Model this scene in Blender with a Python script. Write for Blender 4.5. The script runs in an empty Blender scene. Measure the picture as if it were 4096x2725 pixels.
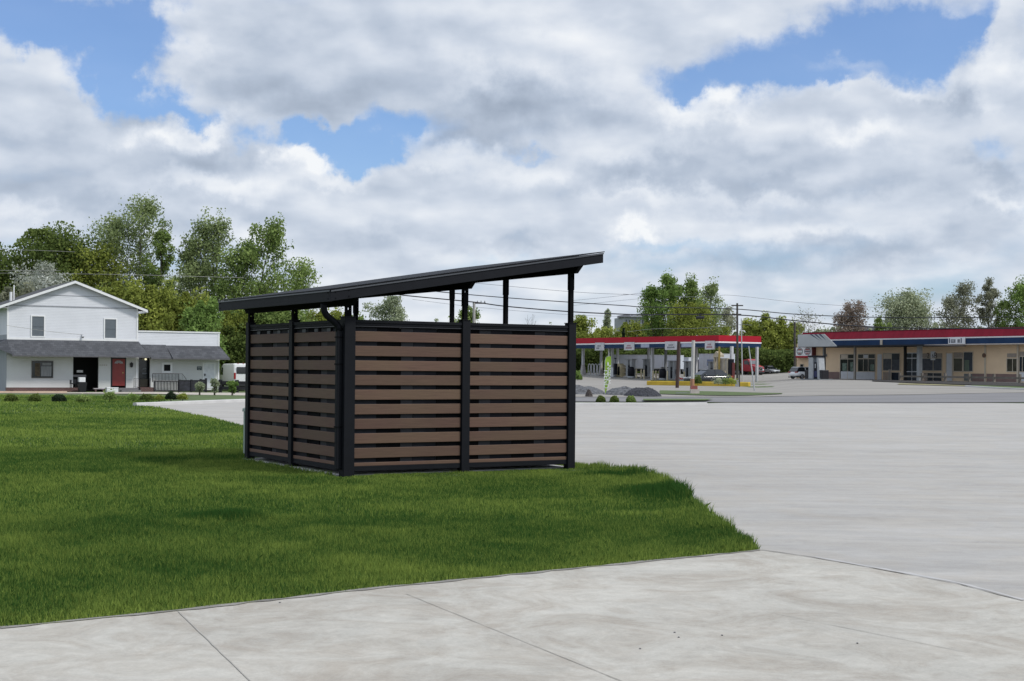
import bpy, bmesh, math, random
import numpy as np
from mathutils import Vector, Matrix, noise as mnoise

# ------------------------------------------------------------------ camera
scene = bpy.context.scene
F, PX0, HY, ROLL, EYE = 5574.0, 2048.0, 1466.4, 0.00967, 1.5      # focal length, principal point and roll measured in photo pixels (4096 wide)
cam_d = bpy.data.cameras.new("camera"); cam = bpy.data.objects.new("camera", cam_d)
scene.collection.objects.link(cam); scene.camera = cam
cam_d.sensor_width = 36.0; cam_d.lens = F / 4096 * 36
cam_d.shift_x = 0.0; cam_d.shift_y = (HY - 1362.5) / 4096
cam_d.clip_start = 0.1; cam_d.clip_end = 6000
cam.location = (0, 0, EYE)
cam.rotation_euler = (Matrix.Rotation(math.pi / 2, 3, 'X') @ Matrix.Rotation(ROLL, 3, 'Z')).to_euler()

def uv(px, py):
    dx, dy = px - PX0, py - HY
    return dx + dy * ROLL, dy - dx * ROLL
def P(px, py, D):                                # point at depth D on the sight line through a photo pixel
    u, v = uv(px, py); return Vector((u * D / F, D, EYE - v * D / F))
def G(px, py, z=0.0):                            # where that sight line meets level z
    u, v = uv(px, py); D = F * (EYE - z) / v; return (u * D / F, D)
def sm(x, a, b):
    t = min(1, max(0, (x - a) / (b - a))); return t * t * (3 - 2 * t)
def terr(x, y):                                  # height of the terrain
    q = x / max(y, 1.0)
    lv = -0.70 + 0.62 * sm(q, -0.09, 0.02) + 0.50 * sm(q, 0.17, 0.215)
    return lv * sm(y, 62, 98 + 30 * sm(q, 0.05, 0.2)) + .75 * sm(y, 165, 192) * sm(q, -.05, .03)
def at(px, D):                                   # ground position in the direction of pixel column px
    X = (px - PX0) * D / F; return (X, D, terr(X, D))

# ------------------------------------------------------------------ sky and sun
SUN_DIR = Vector((0.80, -0.30, 1.0)).normalized()
SUN_EL = math.asin(SUN_DIR.z); SUN_AZ = math.atan2(SUN_DIR.x, SUN_DIR.y)
sd = bpy.data.lights.new("sun", 'SUN'); sun = bpy.data.objects.new("sun", sd); scene.collection.objects.link(sun)
sd.energy = 2.6; sd.angle = math.radians(8); sd.color = (1.0, 0.96, 0.90)
sun.rotation_euler = SUN_DIR.to_track_quat('Z', 'Y').to_euler(); sun.location = (30, -10, 60)

world = bpy.data.worlds.new("World"); scene.world = world; world.use_nodes = True
wn = world.node_tree; wn.nodes.clear(); WL = wn.links.new
def WN(t, **k):
    n = wn.nodes.new(t)
    for a, b in k.items(): setattr(n, a, b)
    return n
def wm(op, a, b=None, c=None, clamp=False):
    n = WN('ShaderNodeMath', operation=op, use_clamp=clamp)
    for i, s in enumerate((a, b, c)):
        if s is None: continue
        if isinstance(s, (int, float)): n.inputs[i].default_value = s
        else: WL(s, n.inputs[i])
    return n.outputs[0]
def wv(op, a, b=None):
    n = WN('ShaderNodeVectorMath', operation=op)
    for i, s in enumerate((a, b)):
        if s is None: continue
        if isinstance(s, (tuple, list)): n.inputs[i].default_value = s
        else: WL(s, n.inputs[i])
    return n
wout = WN('ShaderNodeOutputWorld'); wbg = WN('ShaderNodeBackground'); wbg.inputs['Strength'].default_value = 0.10
WL(wbg.outputs[0], wout.inputs[0])
sky = WN('ShaderNodeTexSky', sky_type='NISHITA'); sky.sun_disc = False
sky.sun_elevation = SUN_EL; sky.sun_rotation = SUN_AZ; sky.air_density = 1.0; sky.dust_density = 0.6; sky.ozone_density = 1.5
wtc = WN('ShaderNodeTexCoord'); wsep = WN('ShaderNodeSeparateXYZ'); WL(wtc.outputs['Generated'], wsep.inputs[0])
az = wm('ARCTAN2', wsep.outputs[0], wsep.outputs[1])
el = wm('ARCSINE', wsep.outputs[2])
elp = wm('MAXIMUM', el, 0.0)
# clouds get flatter and smaller towards the horizon
vv = wm('POWER', wm('ADD', elp, 0.03), 0.75)
wc = WN('ShaderNodeCombineXYZ'); WL(az, wc.inputs[0]); WL(vv, wc.inputs[1])
def wnoise(scale, sy, det, rough, off=(0, 0, 0), src=None, dist=0.0, lac=2.0):
    m = wv('MULTIPLY', src or wc.outputs[0], (scale, scale * sy, 1)); a = wv('ADD', m.outputs[0], off)
    n = WN('ShaderNodeTexNoise'); n.noise_dimensions = '2D'; n.inputs['Scale'].default_value = 1; n.inputs['Detail'].default_value = det
    n.inputs['Roughness'].default_value = rough; n.inputs['Distortion'].default_value = dist; n.inputs['Lacunarity'].default_value = lac
    WL(a.outputs[0], n.inputs['Vector']); return n.outputs['Fac']
ae = WN('ShaderNodeCombineXYZ'); WL(az, ae.inputs[0]); WL(el, ae.inputs[1])
# wobble the direction so cloud edges billow
wob = WN('ShaderNodeTexNoise'); wob.noise_dimensions = '2D'; wob.inputs['Scale'].default_value = 22; wob.inputs['Detail'].default_value = 6; wob.inputs['Roughness'].default_value = 0.6
WL(ae.outputs[0], wob.inputs['Vector'])
wb1 = wv('SUBTRACT', wob.outputs['Color'], (0.5, 0.5, 0.5)); wb2 = wv('MULTIPLY', wb1.outputs[0], (0.075, 0.05, 0)); aew = wv('ADD', ae.outputs[0], wb2.outputs[0]).outputs[0]
def blobs(lst, src):
    """Sum of soft ellipses in azimuth/elevation: (x, y, rx, ry, amount), x y given in overview pixels of the sky's bearing."""
    tot = None
    for (x, y, rx, ry, amt) in lst:
        u, v = uv(x * 1.7378, y * 1.7378); A = math.atan2(u, F); E = math.atan2(-v, math.hypot(F, u)); k = 1.7378 / F
        s = wv('SUBTRACT', src, (A, E, 0)); m = wv('MULTIPLY', s.outputs[0], (1 / (rx * k), 1 / (ry * k), 0)); d = wv('DOT_PRODUCT', m.outputs[0], m.outputs[0])
        e = wm('POWER', 2.718, wm('MULTIPLY', d.outputs['Value'], -1.0))
        tot = wm('MULTIPLY', e, amt) if tot is None else wm('MULTIPLY_ADD', e, amt, tot)
    return tot
holes = blobs([(60, 20, 150, 60, 1.0), (215, 95, 110, 80, .9), (250, 190, 60, 60, .8), (350, 235, 75, 38, .85), (435, 262, 50, 22, .6), (330, 40, 70, 60, .8),
               (690, 312, 95, 30, 1.05), (800, 332, 95, 46, 1.3), (865, 378, 45, 32, .9), (930, 275, 75, 42, .9), (1205, 350, 50, 16, .42),
               (1600, 215, 55, 24, .75), (1680, 170, 150, 30, .7), (1850, 110, 160, 55, .9), (2040, 60, 130, 60, 1.0), (2140, 120, 120, 45, .8), (1960, 180, 120, 22, .8),
               (2230, 70, 60, 60, .5), (2290, 345, 60, 26, .42), (1400, 350, 30, 40, .25), (60, 80, 60, 40, .4), (1250, 610, 200, 20, .25), (1550, 560, 160, 20, .3),
               (1100, 450, 60, 40, .15)], aew)
solid = blobs([(650, 130, 300, 130, .55), (1150, 130, 330, 110, .55), (1900, 330, 500, 110, .45), (400, 400, 420, 100, .45), (2290, 200, 90, 60, .35),
               (130, 260, 130, 60, .4), (1000, 470, 700, 60, .2), (1500, 60, 180, 60, .4), (1450, 300, 100, 80, .2), (100, 130, 50, 25, .35), (2180, 40, 60, 30, .3), (2330, 60, 50, 60, .5),
               (980, 300, 30, 20, .3), (2000, 175, 70, 20, .4)], aew)
dark = blobs([(700, 240, 200, 50, .62), (620, 140, 130, 70, .30), (900, 140, 150, 80, .22), (1120, 240, 150, 60, .85), (1080, 320, 90, 28, .5), (1330, 250, 120, 60, .3),
              (200, 330, 230, 60, .38), (310, 262, 60, 25, .3), (470, 370, 90, 35, .45), (560, 470, 130, 30, .2), (160, 470, 260, 50, .45), (1480, 395, 150, 32, .75), (1300, 420, 60, 25, .2), (1700, 360, 180, 30, .35),
              (1800, 430, 200, 28, .45), (2060, 395, 90, 40, .3), (2210, 235, 60, 32, .75), (2300, 400, 50, 30, .5), (1750, 580, 240, 22, .45), (2050, 560, 240, 24, .42),
              (1150, 560, 260, 24, .25), (860, 560, 90, 40, .3), (950, 420, 130, 26, .3), (1900, 610, 240, 18, .25), (2200, 520, 120, 24, .25), (750, 620, 200, 40, .2), (300, 490, 80, 30, .3)], aew)
bright = blobs([(340, 320, 55, 22, .8), (470, 300, 70, 24, .9), (700, 375, 75, 30, .9), (640, 350, 25, 22, .5), (800, 420, 80, 20, .6), (975, 300, 38, 28, .55), (1010, 400, 120, 28, .35),
                (1570, 260, 60, 38, .7), (1670, 235, 80, 30, .8), (1890, 190, 80, 30, .55), (1960, 310, 80, 28, .75), (2110, 200, 60, 18, .5), (2270, 230, 60, 24, .5), (1470, 525, 38, 20, .8), (1330, 600, 130, 18, .45), (1080, 360, 60, 24, .4),
                (500, 425, 150, 26, .45), (60, 475, 80, 26, .7), (1700, 470, 200, 20, .35), (2330, 130, 50, 60, .55), (420, 130, 50, 60, .35), (2290, 470, 80, 20, .5), (1240, 120, 200, 60, .38), (350, 60, 40, 30, .2), (1240, 395, 90, 22, .35), (1440, 210, 80, 50, .3),
                (40, 310, 80, 30, .35), (600, 560, 60, 40, .4), (2100, 120, 40, 20, .2), (1880, 520, 120, 16, .3), (1450, 455, 120, 14, .35)], aew)
n1 = wnoise(7.0, 1.7, 5, 0.5, (3.1, 1.7, 0)); n2 = wnoise(15.0, 1.9, 5, 0.47, (11.0, 5.2, 0))
n2b = wnoise(15.0, 1.9, 3, 0.42, (10.88, 4.84, 0))                 # the same noise a little sunward: their difference models the puffs
cov = wm('ADD', wm('ADD', wm('MULTIPLY', wm('SUBTRACT', n1, 0.5), 0.9), wm('MULTIPLY', wm('SUBTRACT', n2, 0.5), 0.80)), 0.42)
cov = wm('SUBTRACT', wm('ADD', cov, wm('MULTIPLY', solid, 0.7)), wm('MULTIPLY', holes, 0.93))
dens = WN('ShaderNodeMapRange', interpolation_type='SMOOTHSTEP'); WL(cov, dens.inputs['Value']); dens.inputs['From Min'].default_value = -0.22; dens.inputs['From Max'].default_value = 0.50; dens.inputs['To Min'].default_value = .06; dens.inputs['To Max'].default_value = .97
# brightness of the cloud
br = wm('ADD', wm('MULTIPLY', wm('SUBTRACT', n2, n2b), 0.72), wm('MULTIPLY', wm('SUBTRACT', n1, 0.5), 0.30))
br = wm('ADD', wm('SUBTRACT', wm('MULTIPLY', bright, 0.50), wm('MULTIPLY', dark, 0.56)), br)
hz_ = WN('ShaderNodeMapRange', interpolation_type='SMOOTHSTEP'); WL(el, hz_.inputs['Value']); hz_.inputs['From Min'].default_value = 0.0; hz_.inputs['From Max'].default_value = .13; hz_.inputs['To Min'].default_value = .72; hz_.inputs['To Max'].default_value = .60
br = wm('ADD', br, hz_.outputs[0])      # nearer the horizon the layers blend and pale
ramp = WN('ShaderNodeValToRGB'); WL(br, ramp.inputs[0]); cr = ramp.color_ramp
cr.elements[0].position = 0.0; cr.elements[0].color = (.315, .375, .470, 1)
cr.elements[1].position = 1.0; cr.elements[1].color = (.93, .95, .97, 1)
for p_, c_ in ((.35, (.475, .545, .655, 1)), (.6, (.635, .695, .790, 1)), (.82, (.80, .84, .90, 1))):
    e = cr.elements.new(p_); e.color = c_
zen = WN('ShaderNodeMapRange', interpolation_type='SMOOTHSTEP'); WL(el, zen.inputs['Value']); zen.inputs['From Min'].default_value = .33; zen.inputs['From Max'].default_value = .8; zen.inputs['To Min'].default_value = 10.0; zen.inputs['To Max'].default_value = 13.5
cl10 = wv('SCALE', ramp.outputs[0]); WL(zen.outputs[0], cl10.inputs['Scale'])            # unseen cloud overhead brightened to add light on the scene
skm = wv('MULTIPLY', sky.outputs[0], (0.92, 1.10, 1.42))
# clear sky pales a little where thin cloud veils it
mix = WN('ShaderNodeMix', data_type='RGBA'); WL(dens.outputs[0], mix.inputs[0]); WL(skm.outputs[0], mix.inputs[6]); WL(cl10.outputs[0], mix.inputs[7])
WL(mix.outputs[2], wbg.inputs[0])
world.cycles.sampling_method = 'MANUAL'; world.cycles.sample_map_resolution = 512

scene.view_settings.view_transform = 'Standard'; scene.view_settings.look = 'None'
scene.view_settings.exposure = 0.0; scene.view_settings.gamma = 1.0
scene.cycles.use_denoising = True; scene.cycles.max_bounces = 6; scene.cycles.transparent_max_bounces = 8

# ------------------------------------------------------------------ materials
MATS = {}
def mat(name, col, rough=0.6, metal=0.0, var=0.12, vscale=3.0, bump=0.0, bscale=40.0, spec=0.5, coord='Object', stretch=(1, 1, 1)):
    """A Principled material whose colour wanders slowly by procedural noise, with optional fine bump."""
    if name in MATS: return MATS[name]
    m = bpy.data.materials.new(name); m.use_nodes = True; nt = m.node_tree; b = nt.nodes['Principled BSDF']
    b.inputs['Roughness'].default_value = rough; b.inputs['Metallic'].default_value = metal; b.inputs['Specular IOR Level'].default_value = spec
    tc = nt.nodes.new('ShaderNodeTexCoord'); mp = nt.nodes.new('ShaderNodeMapping'); mp.inputs['Scale'].default_value = stretch
    nt.links.new(tc.outputs[coord], mp.inputs[0])
    n = nt.nodes.new('ShaderNodeTexNoise'); n.inputs['Scale'].default_value = vscale; n.inputs['Detail'].default_value = 5; nt.links.new(mp.outputs[0], n.inputs['Vector'])
    r = nt.nodes.new('ShaderNodeMapRange'); nt.links.new(n.outputs['Fac'], r.inputs[0]); r.inputs[1].default_value = .3; r.inputs[2].default_value = .7
    r.inputs[3].default_value = 1 - var; r.inputs[4].default_value = 1 + var
    v = nt.nodes.new('ShaderNodeVectorMath'); v.operation = 'SCALE'; v.inputs[0].default_value = col[:3]; nt.links.new(r.outputs[0], v.inputs['Scale'])
    nt.links.new(v.outputs[0], b.inputs['Base Color'])
    if bump:
        n2 = nt.nodes.new('ShaderNodeTexNoise'); n2.inputs['Scale'].default_value = bscale; n2.inputs['Detail'].default_value = 4; nt.links.new(mp.outputs[0], n2.inputs['Vector'])
        bp = nt.nodes.new('ShaderNodeBump'); bp.inputs['Strength'].default_value = bump; bp.inputs['Distance'].default_value = .02
        nt.links.new(n2.outputs['Fac'], bp.inputs['Height']); nt.links.new(bp.outputs[0], b.inputs['Normal'])
    MATS[name] = m; return m
def N_(m, t, **k):
    n = m.node_tree.nodes.new(t)
    for a, b in k.items(): setattr(n, a, b)
    return n
def leafmat(name, c1, c2, trans=0.35):
    """Two-sided foliage: each leaf takes its own tint between c1 and c2 from the mesh attribute."""
    if name in MATS: return MATS[name]
    m = bpy.data.materials.new(name); m.use_nodes = True; nt = m.node_tree; nt.nodes.clear(); L = nt.links.new
    o = N_(m, 'ShaderNodeOutputMaterial'); a = N_(m, 'ShaderNodeAttribute'); a.attribute_name = 'tint'
    mx = N_(m, 'ShaderNodeMix', data_type='RGBA'); L(a.outputs['Fac'], mx.inputs[0]); mx.inputs[6].default_value = (*c1, 1); mx.inputs[7].default_value = (*c2, 1)
    d = N_(m, 'ShaderNodeBsdfDiffuse'); t = N_(m, 'ShaderNodeBsdfTranslucent'); s = N_(m, 'ShaderNodeMixShader'); s.inputs[0].default_value = trans
    L(mx.outputs[2], d.inputs[0]); L(mx.outputs[2], t.inputs[0]); L(d.outputs[0], s.inputs[1]); L(t.outputs[0], s.inputs[2]); L(s.outputs[0], o.inputs[0])
    MATS[name] = m; return m

# ------------------------------------------------------------------ mesh helpers
class MB:
    """Collects boxes, prisms and tubes, then links them as ONE mesh object."""
    def __init__(s): s.v = []; s.f = []; s.mi = []; s.m = 0
    def add(s, vs, fs):
        o = len(s.v); s.v += [tuple(p) for p in vs]; s.f += [tuple(i + o for i in f) for f in fs]; s.mi += [s.m] * len(fs); return s
    def box(s, x0, x1, y0, y1, z0, z1):
        x0, x1 = min(x0, x1), max(x0, x1); y0, y1 = min(y0, y1), max(y0, y1); z0, z1 = min(z0, z1), max(z0, z1)
        return s.add([(x0, y0, z0), (x1, y0, z0), (x1, y1, z0), (x0, y1, z0), (x0, y0, z1), (x1, y0, z1), (x1, y1, z1), (x0, y1, z1)],
                     [(0, 3, 2, 1), (4, 5, 6, 7), (0, 1, 5, 4), (1, 2, 6, 5), (2, 3, 7, 6), (3, 0, 4, 7)])
    def prism(s, pts, off):                      # a closed polygon of 3-D points swept by the vector off
        n = len(pts); off = Vector(off)
        vs = [Vector(p) for p in pts] + [Vector(p) + off for p in pts]
        return s.add(vs, [tuple(range(n))[::-1], tuple(range(n, 2 * n))] + [(i, (i + 1) % n, n + (i + 1) % n, n + i) for i in range(n)])
    def tube(s, pts, rs, n=8, cap=True):
        pts = [Vector(p) for p in pts]
        if not hasattr(rs, '__len__'): rs = [rs] * len(pts)
        vs = []; ref = None
        for i, p in enumerate(pts):
            d = (pts[min(i + 1, len(pts) - 1)] - pts[max(i - 1, 0)]).normalized()
            if ref is None: ref = Vector((1, 0, 0)) if abs(d.x) < .9 else Vector((0, 1, 0))
            e1 = (ref - d * ref.dot(d)).normalized(); ref = e1; e2 = d.cross(e1)
            for k in range(n):
                a = 2 * math.pi * k / n; vs.append(p + (e1 * math.cos(a) + e2 * math.sin(a)) * rs[i])
        fs = [(i * n + k, i * n + (k + 1) % n, (i + 1) * n + (k + 1) % n, (i + 1) * n + k) for i in range(len(pts) - 1) for k in range(n)]
        if cap: fs += [tuple(range(n))[::-1], tuple(range((len(pts) - 1) * n, len(pts) * n))]
        return s.add(vs, fs)
    def quad(s, a, b, c, d): return s.add([a, b, c, d], [(0, 1, 2, 3)])
    def ring(s, rings):                          # loft of equal-length rings, capped
        n = len(rings[0]); vs = [p for r in rings for p in r]
        fs = [(i * n + k, i * n + (k + 1) % n, (i + 1) * n + (k + 1) % n, (i + 1) * n + k) for i in range(len(rings) - 1) for k in range(n)]
        fs += [tuple(range(n))[::-1], tuple(range((len(rings) - 1) * n, len(rings) * n))]
        return s.add(vs, fs)
    def text(s, txt, size, x, y, z, wide=1.0, depth=.004, mirror=False, rot=0.0):   # letters standing in the local x-z plane, facing -y
        cu = bpy.data.curves.new('t', 'FONT'); cu.body = txt; cu.size = size; cu.align_x = 'CENTER'; cu.align_y = 'CENTER'; cu.extrude = depth / 2; cu.resolution_u = 2
        ob = bpy.data.objects.new('t', cu); me = bpy.data.meshes.new_from_object(ob)
        k = -1 if mirror else 1; c, sn = math.cos(rot), math.sin(rot)
        vs = []
        for p in me.vertices:
            qx, qz = p.co.x * wide * k, p.co.y
            vs.append((x + qx * c - qz * sn, y - p.co.z, z + qx * sn + qz * c))
        s.add(vs, [tuple(p.vertices) for p in me.polygons])
        bpy.data.meshes.remove(me); bpy.data.objects.remove(ob); bpy.data.curves.remove(cu); return s
    def build(s, name, mats, parent=None, smooth=False, bevel=0.0):
        me = bpy.data.meshes.new(name); me.from_pydata(s.v, [], s.f)
        for m in (mats if isinstance(mats, (list, tuple)) else [mats]): me.materials.append(m)
        me.polygons.foreach_set('material_index', s.mi)
        bm = bmesh.new(); bm.from_mesh(me); bmesh.ops.recalc_face_normals(bm, faces=bm.faces); bm.to_mesh(me); bm.free()
        if smooth: me.polygons.foreach_set('use_smooth', [True] * len(me.polygons))
        o = bpy.data.objects.new(name, me); scene.collection.objects.link(o)
        if parent is not None: o.parent = parent
        if bevel:
            b = o.modifiers.new('bevel', 'BEVEL'); b.width = bevel; b.segments = 2; b.limit_method = 'ANGLE'
        return o
def tag(o, label=None, cat=None, group=None, kind=None):
    for k, v in (('label', label), ('category', cat), ('group', group), ('kind', kind)):
        if v: o[k] = v
    return o
def thing(name, label, cat, loc=(0, 0, 0), rz=0.0, group=None):
    o = bpy.data.objects.new(name, None); o.empty_display_size = .3; scene.collection.objects.link(o)
    o.location = loc; o.rotation_euler = (0, 0, rz); return tag(o, label, cat, group)
def dup(o, loc, rz, label, group=None):          # a copy of a thing with copies of its parts and sub-parts
    r = o.copy(); scene.collection.objects.link(r); r.location = loc; r.rotation_euler = (0, 0, rz); r['label'] = label
    if group: r['group'] = group
    for ch in list(o.children):
        c = ch.copy(); scene.collection.objects.link(c); c.parent = r
        for g in list(ch.children):
            d = g.copy(); scene.collection.objects.link(d); d.parent = c
    return r
def np_mesh(name, verts, n, mats, tint=None, parent=None, tri_extra=None):
    """verts: (k*n, 3) array forming k separate n-gons; tint: one value per polygon."""
    me = bpy.data.meshes.new(name); nv = len(verts); nf = nv // n
    me.vertices.add(nv); me.vertices.foreach_set('co', np.asarray(verts, 'f').ravel())
    me.loops.add(nv); me.loops.foreach_set('vertex_index', np.arange(nv, dtype='i'))
    me.polygons.add(nf); me.polygons.foreach_set('loop_start', np.arange(0, nv, n, dtype='i'))
    me.update(calc_edges=True)
    if tint is not None:
        at_ = me.attributes.new('tint', 'FLOAT', 'FACE'); at_.data.foreach_set('value', np.asarray(tint, 'f'))
    me.materials.append(mats); o = bpy.data.objects.new(name, me); scene.collection.objects.link(o)
    if parent is not None: o.parent = parent
    return o
def face_toward(P0, P1):                         # Empty angle whose local +x runs P0 -> P1
    return math.atan2(P1[1] - P0[1], P1[0] - P0[0])
class Wall:
    """A vertical plane in the scene: local x along it, local -y out of it, z up from level z0."""
    def __init__(s, P0, P1, z0):
        s.o = P0; s.rz = face_toward(P0, P1); s.a = (math.cos(s.rz), math.sin(s.rz)); s.z0 = z0; s.L = math.hypot(P1[0] - P0[0], P1[1] - P0[1])
    def q(s, px, py, out=0.0):                   # local (x, z) of the point of the plane (moved out by `out`) seen through a pixel
        u, v = uv(px, py); t = u / F; ax, ay = s.a; ox = s.o[0] + out * ay; oy = s.o[1] - out * ax
        k = (t * oy - ox) / (ax - t * ay); D = oy + k * ay
        return k, EYE - v * D / F - s.z0
# ------------------------------------------------------------------ ground materials
def concrete(name, base, warm, streak, scale=1.0, mott=0.16):
    m = bpy.data.materials.new(name); m.use_nodes = True; nt = m.node_tree; L = nt.links.new; b = nt.nodes['Principled BSDF']; b.inputs['Roughness'].default_value = .85; b.inputs['Specular IOR Level'].default_value = .25
    tc = N_(m, 'ShaderNodeTexCoord')
    def noise(sc, det, rough, st=(1, 1, 1), rz=0.0, dist=0.0):
        mp = N_(m, 'ShaderNodeMapping'); mp.inputs['Scale'].default_value = st; mp.inputs['Rotation'].default_value = (0, 0, rz); L(tc.outputs['Object'], mp.inputs[0])
        n = N_(m, 'ShaderNodeTexNoise'); n.inputs['Scale'].default_value = sc; n.inputs['Detail'].default_value = det; n.inputs['Roughness'].default_value = rough; n.inputs['Distortion'].default_value = dist
        L(mp.outputs[0], n.inputs[0]); return n.outputs['Fac']
    def mth(op, a, b_, c=None):
        n = N_(m, 'ShaderNodeMath', operation=op)
        for i, s in enumerate((a, b_, c)):
            if s is None: continue
            if isinstance(s, (int, float)): n.inputs[i].default_value = s
            else: L(s, n.inputs[i])
        return n.outputs[0]
    big = noise(.55 * scale, 6, .65, dist=.6); mid = noise(4.2 * scale, 10, .80, dist=.9); fine = noise(60, 6, .85); st = noise(.9, 9, .72, (.20, 1.1, 1), -.20, 1.0); st2 = noise(3.1, 7, .75, (.20, 1.1, 1), .16, .8)
    val = mth('ADD', mth('MULTIPLY', mth('SUBTRACT', big, .5), mott * 1.7), mth('MULTIPLY', mth('SUBTRACT', mid, .5), mott * 2.6))
    val = mth('ADD', val, mth('MULTIPLY', mth('SUBTRACT', st, .5), streak)); val = mth('ADD', val, mth('MULTIPLY', mth('SUBTRACT', st2, .5), streak * .7))
    val = mth('ADD', val, mth('MULTIPLY', mth('SUBTRACT', fine, .5), .42)); val = mth('ADD', val, 1.0)
    hue = N_(m, 'ShaderNodeMix', data_type='RGBA'); hr = N_(m, 'ShaderNodeMapRange'); L(noise(.9 * scale, 9, .75, dist=1.2), hr.inputs[0]); hr.inputs[1].default_value = .42; hr.inputs[2].default_value = .62
    L(hr.outputs[0], hue.inputs[0]); hue.inputs[6].default_value = (*base, 1); hue.inputs[7].default_value = (*warm, 1)
    sc = N_(m, 'ShaderNodeVectorMath', operation='SCALE'); L(hue.outputs[2], sc.inputs[0]); L(val, sc.inputs['Scale']); L(sc.outputs[0], b.inputs['Base Color'])
    bp = N_(m, 'ShaderNodeBump'); bp.inputs['Strength'].default_value = .35; bp.inputs['Distance'].default_value = .01; L(noise(140, 5, .8), bp.inputs['Height']); L(bp.outputs[0], b.inputs['Normal'])
    return m
M_lot = concrete('lot_concrete', (.368, .358, .342), (.372, .352, .322), .62, 1.0, .16)
M_walk = concrete('walk_concrete', (.440, .425, .385), (.350, .322, .280), .18, 1.6, .25)
M_kerb = mat('kerb_concrete', (.47, .465, .455), .85, var=.08, vscale=2)
M_joint = mat('joint_dirt', (.20, .19, .175), .9, var=.35, vscale=5)
M_joint2 = mat('joint_pale', (.33, .315, .285), .9, var=.2, vscale=5)
M_asph = mat('asphalt', (.175, .172, .176), .9, var=.16, vscale=.6, bump=.3, stretch=(.25, 1, 1))
M_fore = mat('forecourt_paving', (.255, .240, .218), .9, var=.16, vscale=.35, bump=.3, stretch=(.3, 1, 1))
M_soil = mat('lawn_soil', (.06, .085, .025), .95, var=.35, vscale=1.3)
M_turf = mat('far_turf', (.070, .105, .028), .95, var=.3, vscale=1.2, bump=.8, bscale=14)
M_mulch_shade = mat('mulch_and_shade', (.022, .018, .015), .95, var=.4, vscale=8, bump=.8, bscale=20)  # for the planted bed, and for the painted shade before the shop

def grid_sheet(name, near, far, n, mm, off, m_, kind='structure', base=terr):
    """Sheet ruled between two polylines of the same length, n strips deep, lying on the terrain."""
    k = len(near); near = np.array(near, float); far = np.array(far, float)
    def refine(pl):
        s = np.concatenate([[0], np.cumsum(np.hypot(*np.diff(pl, axis=0).T))]); t = np.linspace(0, s[-1], mm + 1)
        return np.stack([np.interp(t, s, pl[:, 0]), np.interp(t, s, pl[:, 1])], 1)
    A, B = refine(near), refine(far); mb = MB(); vs = []
    for j in range(n + 1):
        for i in range(mm + 1):
            p = A[i] + (B[i] - A[i]) * j / n; vs.append((p[0], p[1], base(p[0], p[1]) + off))
    mb.add(vs, [(j * (mm + 1) + i, j * (mm + 1) + i + 1, (j + 1) * (mm + 1) + i + 1, (j + 1) * (mm + 1) + i) for j in range(n) for i in range(mm)])
    o = mb.build(name, m_, smooth=True); tag(o, kind=kind); return o

# ground to the horizon
xs = sorted(set([-1500, -700, -350, -200, -140, -110] + list(range(-90, 91, 4)) + [110, 140, 200, 350, 700, 1500]))
ys = sorted(set([-60, -30] + list(range(-12, 230, 4)) + [250, 300, 400, 600, 900, 1500, 2500]))
gm = MB(); gm.add([(x, y, terr(x, y)) for y in ys for x in xs], [(j * len(xs) + i, j * len(xs) + i + 1, (j + 1) * len(xs) + i + 1, (j + 1) * len(xs) + i) for j in range(len(ys) - 1) for i in range(len(xs) - 1)])
o = gm.build('ground', M_turf, smooth=True); tag(o, kind='structure')

# the lawn's outline against the paving
FE = [G(0, 2522), G(712, 2451), G(1512, 2360), G(3045, 2207)]
EDGE = [G(*p) for p in ((3045, 2207), (2937, 2138), (2850, 2072), (2760, 1998), (2690, 1945), (2624, 1911), (2537, 1885), (2440, 1876))]
LE = [G(*p) for p in ((982, 1708), (880, 1682), (800, 1664), (695, 1642), (610, 1627))]
TH = math.radians(31.2); SA = (math.cos(TH), math.sin(TH)); SC = (-2.2016, 18.6628)
def SL(x, y): return (SC[0] + x * SA[0] - y * SA[1], SC[1] + x * SA[1] + y * SA[0])
BACK = [SL(4.15, .9), SL(4.05, 4.0), SL(3.98, 9.0)]
d0 = np.array(FE[1]) - np.array(FE[0]); d0 = d0 / np.linalg.norm(d0); FL = tuple(np.array(FE[0]) - d0 * 25)
KERB = [G(547, 1611.6, .12), G(760, 1604, .12), G(988, 1596, .12), G(1500, 1602, .12), G(2293, 1611, .12), G(2600, 1611.5, .12), G(2830, 1610, .12)]
FAR = [G(3100, 1611), G(3600, 1610), (25.8, 69.6), (60, 92)]
lotp = EDGE + BACK + LE + KERB + FAR + [(60, -20), (-20, -20), FL]
ext = lambda p: (p[0], p[1] + 2.0)
lotp = EDGE + BACK + LE + KERB + [(KERB[-1][0] + .3, KERB[-1][1] + 3.0)] + [ext(p) for p in FAR] + [(60, -20), (-20, -20), FL]
lotp2 = [FE[-1]] + lotp[1:-3] + [(60, -20), (-6, -20), (FE[-1][0] - 0.5, 8)]
mb = MB(); mb.add([(p[0], p[1], .004) for p in lotp2], [tuple(range(len(lotp2)))]); tag(mb.build('parking_lot', M_lot), kind='structure')
JT = [G(*p) for p in ((3045, 2207), (3250, 2236), (3475, 2276), (3823, 2341), (4096, 2412))]
JT.append((JT[-1][0] + 1.0, JT[-1][1] - 2.3)); JT.append((5.2, -6))
walkp = [FL] + FE + JT[1:] + [(-22, -6)]
mb = MB(); mb.add([(p[0], p[1], .012) for p in walkp], [tuple(range(len(walkp)))]); tag(mb.build('sidewalk', M_walk), kind='structure')
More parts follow.
